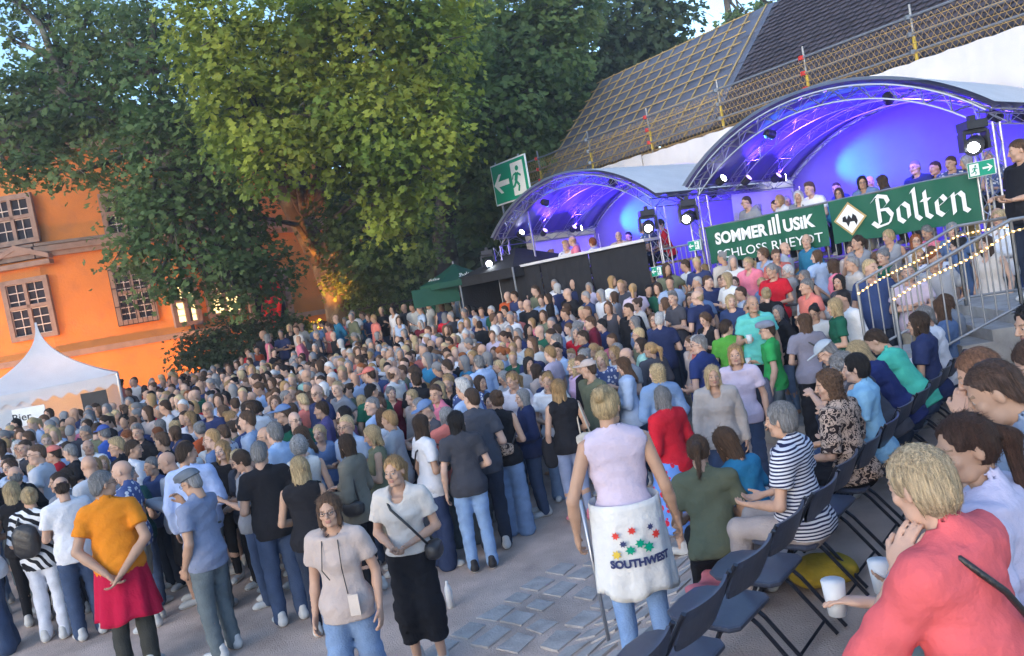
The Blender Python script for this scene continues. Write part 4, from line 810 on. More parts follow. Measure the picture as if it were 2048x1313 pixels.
def head_mesh(h, fem):
    k = (h, fem)
    if k in _head: return _head[k]
    g = Grid((-.1, -.13, -.17), (.1, .14, .14), h); j = .92 if fem else 1
    g.ell((0, -.014, .03), (.074, .096, .09)); g.ell((0, .024, -.035), (.058*j, .062, .083), .03); g.cone((-.03*j, .02, -.085), (.03*j, .02, -.085), .034*j, .034*j, .03); g.ell((0, .066, -.1), (.024*j, .02, .017), .02)
    bz = .0085 if fem else .011; g.cone((-.036, .076, .022), (.036, .076, .022), bz, bz, .015); g.ell((-.04, .058, -.03), (.022, .018, .02), .02); g.ell((.04, .058, -.03), (.022, .018, .02), .02)
    if h < .012:
        for s in (-1, 1): g.ell((.031*s, .099, .003), (.017, .016, .011), .008, 's'); g.ell((.031*s, .0745, .003), (.0145, .0125, .0115), .002)
        g.cone((0, .086, .014), (0, .104, -.026), .0075, .0115, .008); g.ell((0, .103, -.030), (.0125, .012, .0095), .005)
        for s in (-1, 1): g.ell((.0115*s, .094, -.034), (.0075, .0095, .007), .005)
        g.cone((-.017, .0815, -.058), (.017, .0815, -.058), .0062, .0062, .003); g.cone((-.014, .0805, -.070), (.014, .0805, -.070), .0075, .0075, .003)
    else: g.cone((0, .085, .01), (0, .102, -.03), .009, .013, .01)
    for s in (-1, 1): g.ell((.077*s, -.012, -.004), (.0085, .019, .032), .006, Rm=Matrix.Rotation(R(18*s), 3, 'Z') @ Matrix.Rotation(R(-10), 3, 'X'))
    g.cone((0, -.03, -.06), (0, -.036, -.165), .054*j, .055*j, .02)
    V, F = g.nets(); c = V[F].mean(1); mi = np.zeros(len(F), int); front = c[:, 1] > .05
    ax = np.abs(c[:, 0])
    mi[front & (np.abs(c[:, 2]+.064) < .0115) & (ax < .021) & (c[:, 1] > .076)] = 1
    eye = front & (np.abs(c[:, 2]-.002) < .0058) & (np.abs(ax-.031) < .0115); mi[eye] = 3; mi[eye & (np.abs(ax-.031) < .0058)] = 2
    mi[front & (np.abs(c[:, 2]-.0235) < ((.0042 if fem else .0052) if h < .008 else .006)) & (ax > .014) & (ax < .05)] = 4
    _head[k] = (V, F, mi); return _head[k]
_cache = {}; HS = .94
_tmp = bpy.data.scenes.new('tmp')
def dec(me, ratio):                     # thin a grown surface out, keeping its shape
    o = bpy.data.objects.new('d', me); _tmp.collection.objects.link(o); m_ = o.modifiers.new('d', 'DECIMATE'); m_.ratio = ratio
    with bpy.context.temp_override(scene=_tmp, view_layer=_tmp.view_layers[0]):
        dg = bpy.context.evaluated_depsgraph_get(); r = bpy.data.meshes.new_from_object(o.evaluated_get(dg), preserve_all_data_layers=True, depsgraph=dg)
    nm = me.name; bpy.data.objects.remove(o); bpy.data.meshes.remove(me); r.name = nm; return r
def torso(g, P, add=0, fem=False, heavy=0, k=.05, sy=.66, to=1.43):
    pel, c, sn = P['pel'], math.cos(P['lean']), math.sin(P['lean']); hw, ww, cw = (.168, .128, .148) if fem else (.155, .142, .165); ww += heavy; hw += heavy*.5
    prof = [(.87, hw*.92), (.95, hw), (1.09, ww), (1.18, ww*1.02), (1.30, cw), (1.38, cw*.95)]
    def f(x, y, z):
        yy, zz = y-pel[1], z-pel[2]; yl = yy*c-zz*sn; zl = yy*sn+zz*c+.95
        w = np.interp(zl, [p[0] for p in prof], [p[1] for p in prof]).astype(np.float32)+add+(.022*np.clip((1.14-zl)/.16, 0, 1) if add > 0 else 0); s_ = sy+(.15*np.clip((1.2-zl)/.2, 0, 1) if add > 0 else 0)+heavy*2.2*np.exp(-((zl-1.1)/.14)**2); yl = yl-heavy*.5*np.exp(-((zl-1.1)/.14)**2)
        bust = (.028 if fem else .006)*np.exp(-((zl-1.27)/.07)**2); yl = yl-bust*.6; dr = np.sqrt(x*x+(yl/s_)**2)-w-bust*.3
        dz = np.maximum(.86-add-zl, zl-to); return np.maximum(dr*.75, dz)
    lo = np.array(P['T']((0, 0, .82))); hi = np.array(P['T']((0, 0, 1.46))); g.apply(f, np.minimum(lo, hi)-(.26, .24, .05), np.maximum(lo, hi)+(.26, .24, .05), .02)
    T = P['T']; g.cone(T((-.125, -.015, 1.405)), T((.125, -.015, 1.405)), .055+add, .055+add, k); g.cone(T((0, -.015, 1.44)), T((0, -.0, 1.53)), .056+add, .053+add*.5, .03)
    for s in (-1, 1): g.cone(T((.03*s, -.02, 1.475)), T((.135*s, -.015, 1.425)), .04+add, .045+add, .03)
def bounds(P, m=.16):
    pts = [P['neck'], P['hc']]+list(P['el'].values())+list(P['wr'].values())+list(P['sh'].values())
    for l in P['legs'].values(): pts += list(l)
    a = np.array([tuple(p) for p in pts]); lo, hi = a.min(0)-m, a.max(0)+m; lo[2] = max(-.0, lo[2]-.1) if True else lo[2]; return lo-(0, .05, 0), hi+(0, .08, 0)
def body_mesh(pn, fem, hb, hh, hhand):
    key = ('body', pn, fem, hb)
    if key in _cache: return _cache[key]
    P = POSES[pn]; lo, hi = bounds(P); g = Grid(lo, hi, hb); torso(g, P, -.02, fem); sc = .9 if fem else 1
    for s in (-1, 1):
        S, E, Wr = P['sh'][s], P['el'][s], P['wr'][s]; g.cone(S, E, .05*sc, .041*sc, .03); g.cone(E, lerp(E, Wr, .35), .041*sc, .042*sc, .015); g.cone(lerp(E, Wr, .35), Wr, .042*sc, .0275*sc, .015)
        H, K, A = P['legs'][s]; g.cone(H, K, .082, .056, .03); g.cone(K, lerp(K, A, .35), .054, .056, .02); g.cone(lerp(K, A, .35), A, .056, .036, .02); A = np.array(A); g.cone(A-(0, .02, .04), A+(0, .12, -.045), .034, .03, .02)
        if hhand is None: w, d = hand_frame(P, s); g.cone(w, w+d*.09, .03, .036, .01); g.cone(w+d*.09, w+d*.15, .034, .018, .01)
    V, F = g.nets(); mi = np.zeros(len(F), int)
    if hhand:
        for s in (-1, 1): V, F = add_hand(V, F, P, s, hhand)
        mi = np.zeros(len(F), int)
    hv, hf, hm = head_mesh(hh, fem); B = np.array(P['HR']); hv = (hv*HS) @ B.T+P['hc']; F = np.concatenate([F, hf+len(V)]); V = np.concatenate([V, hv]); mi = np.concatenate([mi, hm])
    me = np_mesh('person_body', V, F, True, mi)
    for m_ in ('skin', 'lips', 'eye_dark', 'eye_white', 'brow'): me.materials.append(MT[m_])
    if hhand: me = dec(me, .62)
    _cache[key] = me; return me
def folds(g, amp, seed, fz=1):
    rs = np.random.default_rng(seed); x, y, z = g.xyz((slice(None),)*3); n = 0
    wx = x+.03*np.sin(z*17+seed)+.02*np.sin(y*23); wz = z+.035*np.sin(x*13+seed*.7)+.02*np.sin(y*19+1)
    for i in range(6):
        k = rs.normal(0, 1, 3)*(13, 13, 24)*fz; n = n+(1-2*np.abs(np.sin(wx*k[0]+y*k[1]+wz*k[2]+rs.uniform(0, 6)))**.8)/(1+i*.3)
    g.d = g.d+amp*n.astype(np.float32)
def shirt_mesh(pn, kind, fem, heavy, h):
    key = ('shirt', pn, kind, fem, heavy, h)
    if key in _cache: return _cache[key]
    P = POSES[pn]; lo, hi = bounds(P, .12); hem = {'jacket': .78, 'tank': .86, 'crop': .98}.get(kind, .84)+(.05 if P['seated'] else 0); ad = .016 if kind != 'jacket' else .03
    if not P['seated']: lo[2] = hem-.1
    g = Grid(lo, hi, h); torso(g, P, ad, fem, heavy, to=1.455); T = P['T']
    for s in (-1, 1):
        S, E, Wr = P['sh'][s], P['el'][s], P['wr'][s]
        if kind in ('tee', 'polo', 'crop'): q = lerp(S, E, .62); g.cone(S, q, .062, .068, .025)
        elif kind == 'half': q = lerp(S, E, .95); g.cone(S, q, .066, .066, .025)
        elif kind in ('long', 'jacket'): g.cone(S, E, .063+ad*.3, .057+ad*.3, .025); g.cone(E, lerp(E, Wr, .93), .056+ad*.3, .044+ad*.3, .02)
    folds(g, (.0046 if P['seated'] else .0034) if h < .02 else .0025, (len(pn)*37+ord(pn[0])*7+ord(kind[0])) % 1000)
    if kind == 'tank':
        for s in (-1, 1): g.cone(np.array(P['sh'][s])+(.045*s, 0, -.05), np.array(P['sh'][s])+(.05*s, 0, .06), .058, .058, .008, 's')
    for s in (-1, 1):
        if kind in ('tee', 'polo', 'crop', 'half'):
            S, E = np.array(P['sh'][s]), np.array(P['el'][s]); fr = .62 if kind != 'half' else .95; d = (E-S)/np.linalg.norm(E-S); q = S+(E-S)*fr
            x, y, z = g.xyz((slice(None),)*3); rr = np.sqrt((x-q[0])**2+(y-q[1])**2+(z-q[2])**2); pv = (x-q[0])*d[0]+(y-q[1])*d[1]+(z-q[2])*d[2]; g.d = np.where((rr < .1) & (x*s > abs(S[0])-.01), np.maximum(g.d, pv), g.d)
    t0, dz = np.array(T((0, 0, hem))), np.array(T((0, 0, hem-1)))-np.array(T((0, 0, hem))); g.plane(t0, dz)
    nk = 0.02 if kind in ('polo', 'jacket') else .0
    g.cone(T((0, .012, 1.475+nk)), T((0, .03, 1.62)), .068, .085, .006, 's')
    if kind in ('tank', 'crop', 'half', 'jacket'): g.cone(T((0, .075, 1.44)), T((0, .1, 1.5)), .055, .07, .008, 's')
    if kind in ('polo', 'jacket'): g.cone(T((0, -.015, 1.455)), T((0, -.008, 1.505)), .07, .071, .01); g.cone(T((0, .03, 1.44)), T((0, .03, 1.62)), .055, .062, .006, 's')
    V, F = g.nets(); me = dec(np_mesh('shirt', V, F), .38); _cache[key] = me; return me
def legs_mesh(pn, kind, fem, heavy, h):
    key = ('legs', pn, kind, fem, heavy, h)
    if key in _cache: return _cache[key]
    P = POSES[pn]; lo, hi = bounds(P, .12); hi[2] = P['pel'][2]+.2; lo[2] = 0; g = Grid(lo, hi, h); pel = P['pel']; T = P['T']; hw = (.16 if fem else .145)+heavy*.6
    g.cone(T((-.05, 0, 1.0)), T((.05, 0, 1.0)), hw-.055, hw-.055, .03); g.cone(T((-.055, -.01, .93)), T((.055, -.01, .93)), hw-.045, hw-.045, .04)
    for s in (-1, 1):
        H, K, A = map(np.array, P['legs'][s])
        if kind in ('jeans', 'slim', 'wide'):
            rk, ra = {'jeans': (.068, .06), 'slim': (.061, .046), 'wide': (.085, .10)}[kind]; A2 = A+(0, 0, -.02 if kind != 'slim' else .03); g.cone(H, K, .098+heavy*.3, rk, .035); g.cone(K, A2, rk, ra, .02)
        elif kind == 'shorts': q = K+(H-K)*.12; g.cone(H, q, .1, .088, .035)
        elif kind == 'skirt': g.cone(H, K, .098, .085, .08); q = K+(A-K)*.6; g.cone(K, q, .085, .088, .08)
        elif kind == 'wideskirt': q = K+(A-K)*.55+np.array((.07*s, 0, 0)); g.cone(H, q, .12, .13, .1); g.cone(H, q+(0, .09, 0), .1, .11, .1); g.cone(H, q-(0, .09, 0), .1, .11, .1)
    if kind in ('skirt', 'wideskirt') and not P['seated']: A = P['legs'][1][2]; g.plane((0, 0, .24 if kind == 'skirt' else .30), (0, 0, -1))
    folds(g, .0045 if kind != 'slim' else .0025, (len(pn)*31+ord(pn[-1])*5+ord(kind[0])) % 999, .8); V, F = g.nets(); me = dec(np_mesh('trousers', V, F), .34); _cache[key] = me; return me
def shoe_mesh(h=.012):
    if 'shoe' in _cache: return _cache['shoe']
    g = Grid((-.07, -.12, -.01), (.07, .22, .16), h); g.cone((0, -.045, .045), (0, .12, .038), .043, .04, .02); g.cone((0, -.04, .06), (0, -.035, .12), .042, .04, .03); g.ell((0, .14, .03), (.045, .05, .032), .02); g.plane((0, 0, .002), (0, 0, -1)); V, F = g.nets(); c = V[F].mean(1); me = np_mesh('shoe', V, F, True, (c[:, 2] < .022).astype(int)); me.materials.append(MT['shoe']); me.materials.append(MT['sole']); _cache['shoe'] = me; return me
# ---------------------------------------------------------------- hair and hats, in the head's own frame
def hair_mesh(kind, h):
    key = ('hair', kind, h)
    if key in _cache: return _cache[key]
    g = Grid((-.17, -.24, -.36), (.17, .16, .2), h); th = {'buzz': .005, 'short': .010, 'fringe': .006}.get(kind, .0115)
    sd4 = kind in ('short', 'buzz', 'fringe', 'quiff'); g.ell((0, -.016, .034), (.074+(th*.55 if sd4 else th), .096+th*.8, .09+th*1.15))
    x, y, z = g.xyz((slice(None),)*3)
    if kind in ('short', 'buzz', 'fringe', 'quiff'):
        g.ell((0, -.05, -.03), (.066+th*.4, .055+th*.7, .06), .03)
        if kind == 'quiff': g.ell((0, .05, .11), (.055, .045, .03), .03); g.ell((0, -.01, .115), (.065, .07, .03), .03)
        line = np.interp(y, [-.14, -.085, -.055, -.03, .0, .03, .055, .09], [-.085, -.08, -.05, .0, .028, .04, .066, .078]).astype(np.float32); g.d = np.maximum(g.d, line-z-.2*np.maximum(0, np.abs(x)-.05)*(y > .03)); g.d = np.maximum(g.d, y-.088)
        if kind == 'fringe': g.d = np.maximum(g.d, np.where(y > -.085, z-.02, z-.045))
    else:
        if kind in ('long', 'longcurl'):
            L = -.25; g.cone((0, -.05, .0), (0, -.08, L+.03), .08, .066, .045, sy=.55)
            for s in (-1, 1): g.cone((.068*s, .0, .01), (.08*s, .015, L+.06), .022, .018, .025); g.cone((.068*s, -.03, .0), (.076*s, -.03, L+.04), .028, .024, .025)
        elif kind == 'bob':
            g.cone((0, -.042, .0), (0, -.045, -.11), .08, .07, .04, sy=.72)
            for s in (-1, 1): g.cone((.068*s, .008, .01), (.073*s, .022, -.1), .024, .02, .025)
        elif kind == 'pixie': g.ell((0, -.045, -.02), (.08, .07, .08), .025)
        elif kind == 'curly': g.ell((0, -.03, .0), (.1, .106, .108), .03)
        elif kind in ('pony', 'bun'):
            g.ell((0, -.045, -.01), (.07, .07, .07), .03)
            if kind == 'bun': g.ell((0, -.1, .095), (.048, .045, .042), .012); g.ell((0, -.12, .075), (.035, .03, .03), .01)
            else: g.cone((0, -.11, .05), (0, -.165, .0), .026, .036, .012); g.cone((0, -.165, .0), (0, -.15, -.2), .036, .015, .02)
        g.ell((0, .108, -.03), (.061, .088, .122), .012, 's'); g.d = np.maximum(g.d, np.where((z < .04) & (y > .05), y-.05+0*x, -1))
        if kind in ('pony', 'bun', 'pixie', 'curly'): g.d = np.maximum(g.d, np.where(y > -.02, .012-z-(.03 if kind in ('curly', 'pixie') else 0), -1))
    ang = np.arctan2(x, -y+.001); n = .0022*np.sin(ang*17+z*9+np.sin(z*22)*.8)+.0016*np.sin(ang*31+z*14+2)+.0014*np.sin(x*60+y*45)
    if kind in ('curly', 'longcurl'): n = n+.007*np.sin(x*85+np.sin(z*60))*np.sin(y*80+z*30)*np.sin(z*90+x*25)
    if kind == 'buzz': n = n*.2
    g.d = g.d+n.astype(np.float32); V, F = g.nets()
    if h < .016 and kind not in ('buzz',):
        rs = np.random.default_rng(len(kind)*11); N_ = (2400 if kind in ('long', 'longcurl', 'curly') else 1800) if h < .01 else 300; fn = np.cross(V[F[:, 1]]-V[F[:, 0]], V[F[:, 2]]-V[F[:, 0]]); fn /= np.linalg.norm(fn, axis=1)[:, None]+1e-9
        ctr = V[F].mean(1); out = ctr-np.array((0, -.015, np.clip(.02, -1, 1))); fn *= np.sign((fn*out).sum(1))[:, None]
        okf = np.where((ctr[:, 1] < (.03 if kind != 'long' else .05)) | (ctr[:, 2] > .085))[0]; pk = rs.choice(okf, N_); p = ctr[pk]; nn = fn[pk]; flow = np.tile(np.array((0, -.35, -1.0)), (N_, 1)); top = p[:, 2] > .06; flow[top] = np.stack([p[top, 0]*9, -.9+0*p[top, 0], -.3+0*p[top, 0]], 1)
        if kind in ('pony', 'bun'): fl = np.array((0, -.12, .07))-p; m2 = (p[:, 1] > -.11); flow[m2] = fl[m2]
        flow += rs.normal(0, .22 if 'cur' not in kind else .8, (N_, 3)); t = flow-nn*(flow*nn).sum(1)[:, None]; t /= np.linalg.norm(t, axis=1)[:, None]+1e-9; b = np.cross(nn, t)*rs.uniform(.0010, .0022, N_)[:, None]*(1 if h < .01 else 2.2); lf = rs.uniform(.2, 1.0, N_)**2*(.02 if 'cur' in kind else .008 if kind in ('long', 'bob') else .0045); L_ = rs.uniform(.02, .06 if kind in ('long', 'pony', 'bob') else .034, N_)
        vs, fs = [], []; base = len(V)
        for i in range(4):
            u = i/3; lift = .0005+lf*u; c = p+t*(L_*u)[:, None]+nn*(lift-u*u*L_*.10)[:, None]; wv = b*(1-u*.75); vs += [c-wv, c+wv]
        idx = np.arange(N_)
        for i in range(3): a0 = base+(2*i)*N_+idx; fs.append(np.stack([a0, a0+N_, a0+3*N_, a0+2*N_], 1))
        V = np.concatenate([V]+vs); F = np.concatenate([F]+fs)
    me = np_mesh('hair', V, F); me.materials.append(MT['curls' if 'cur' in kind else 'hair']); _cache[key] = me; return me
def hat_mesh(kind, h=.009):
    key = ('hat', kind)
    if key in _cache: return _cache[key]
    g = Grid((-.14, -.16, -.02), (.14, .22, .2), h); g.ell((0, -.014, .045), (.094, .116, .1)); g.plane((0, 0, .05), (0, -.12, -1))
    if kind == 'flat': g.ell((0, .03, .10), (.098, .12, .045), .03); g.ell((0, .105, .066), (.066, .05, .012), .02)
    elif kind == 'cap': g.ell((0, .135, .055), (.07, .075, .012), .012)
    V, F = g.nets(); me = np_mesh('hat', V, F); me.materials.append(MT['cloth']); _cache[key] = me; return me
def glasses_mesh():
    if 'gl' in _cache: return _cache['gl']
    mb = MB()
    for s in (-1, 1):
        mb.tube([(s*.033+.021*math.cos(a), .099-.004*abs(math.cos(a)), .002+.017*math.sin(a)) for a in np.linspace(0, 6.2832, 13)], .0022, 4, False); mb.tube([(s*.054, .096, .006), (s*.08, .04, .008), (s*.082, -.02, .006)], .002, 4)
    mb.tube([(-.012, .1, .006), (.012, .1, .006)], .002, 4); me = mb.mesh('glasses'); me.materials.append(MT['black_metal']); _cache['gl'] = me; return me
def lap(me):                            # light Laplacian smoothing is not needed: surface nets are already relaxed
    return me
HI = (.021, .0064, .0078); MID = (.032, .0115, None)
SKIN = [(.50,.31,.23), (.45,.27,.19), (.53,.34,.26), (.40,.24,.165), (.48,.285,.2)]
def person(pn, loc, rz, height=1.75, fem=False, shirt=('tee', (.6,.6,.62)), legs=('jeans', (.06,.09,.17)), hair=('short', (.06,.04,.03)), skin=None, heavy=0, shoes=(.5,.5,.5), hat=None, glasses=False, res='hi', label=None, group=None, smat=None, lmat=None, mirror=False, want_shoes=True, wide=1):
    hb, hh, hn = HI if res == 'hi' else MID; P = POSES[pn]; sk = skin or random.choice(SKIN); k = height/1.75
    o = link('person', body_mesh(pn, fem, hb, hh, hn)); o.location = loc; o.rotation_euler = (0, 0, rz); o.scale = (k*wide*(-1 if mirror else 1), k*wide, k); o.color = (*sk, 1); tag(o, label, 'person', group)
    hs = .0155 if res == 'hi' else .03
    def slot(me, mat):
        c = me
        if not len(c.materials): c.materials.append(MT['cloth'])
        return c
    def child(name, me, mat, col):
        c = link(name, slot(me, mat), None, o); c.color = (*col, 1); c.material_slots[0].link = 'OBJECT'; c.material_slots[0].material = MT[mat]; return c
    if shirt: child({'jacket': 'jacket', 'tank': 'top', 'long': 'shirt'}.get(shirt[0], 'shirt'), shirt_mesh(pn, shirt[0], fem, heavy, hs), smat or 'cloth', shirt[1])
    if legs: child({'skirt': 'skirt', 'wideskirt': 'skirt', 'shorts': 'shorts'}.get(legs[0], 'trousers'), legs_mesh(pn, legs[0], fem, heavy, hs*1.1), lmat or ('denim' if legs[0] in ('jeans', 'wide', 'slim') else 'cloth'), legs[1])
    HM = Matrix.Translation(Vector(P['hc'])) @ P['HR'].to_4x4() @ Matrix.Scale(HS, 4)
    if hair and hair[0]: c = link('hair', hair_mesh(hair[0], .0078 if res == 'hi' else .0155), None, o); c.color = (*hair[1], 1); c.matrix_local = HM
    if hat: c = link('hat', hat_mesh(hat[0]), None, o); c.color = (*hat[1], 1); c.matrix_local = HM
    if glasses: c = link('glasses', glasses_mesh(), None, o); c.matrix_local = HM
    if want_shoes:
        for s in (-1, 1): A = P['legs'][s][2]; c = link('shoe', shoe_mesh(), None, o, loc=(A[0], A[1], 0 if not P['seated'] else 0), rot=(0, 0, -.15*s)); c.color = (*shoes, 1)
    return o
# ================================================================ who stands where
BLK, WHT, NVY, GRY, DGY = (.014,.014,.018), (.62,.62,.66), (.025,.035,.10), (.22,.23,.26), (.06,.06,.075)
LBL, ORG, RED, CRM, BEI = (.32,.41,.58), (.62,.20,.015), (.5,.015,.03), (.55,.50,.46), (.44,.36,.33)
GRN, DGN, TUR, PNK, LIL = (.03,.30,.08), (.012,.09,.055), (.11,.46,.42), (.65,.18,.25), (.5,.42,.52)
OLV, YEL, MAG, CYN, BRG = (.12,.13,.085), (.58,.53,.16), (.42,.03,.14), (.03,.19,.34), (.16,.015,.03)
JNB, JLT, JDK, JGY = (.05,.075,.14), (.17,.25,.40), (.022,.03,.052), (.12,.145,.16)
BLO, GLD, BRN, DBR, BKH, GRH, WHH, REH = (.46,.34,.19), (.36,.22,.10), (.105,.058,.034), (.05,.03,.02), (.014,.012,.013), (.22,.215,.22), (.48,.47,.47), (.24,.075,.025)
PLACED = []
def spot_for(px, py, h, y0=3.2, y1=None):
    best = None; Y = y0
    while Y < (y1 or y0+7):
        p = at(px, py, Y); g = stand_z(p.x, p.y); e = abs(p.z-g-h)
        if best is None or e < best[0]-1e-4: best = (e, p.x, p.y, g)
        Y += .03
    return best[1:]
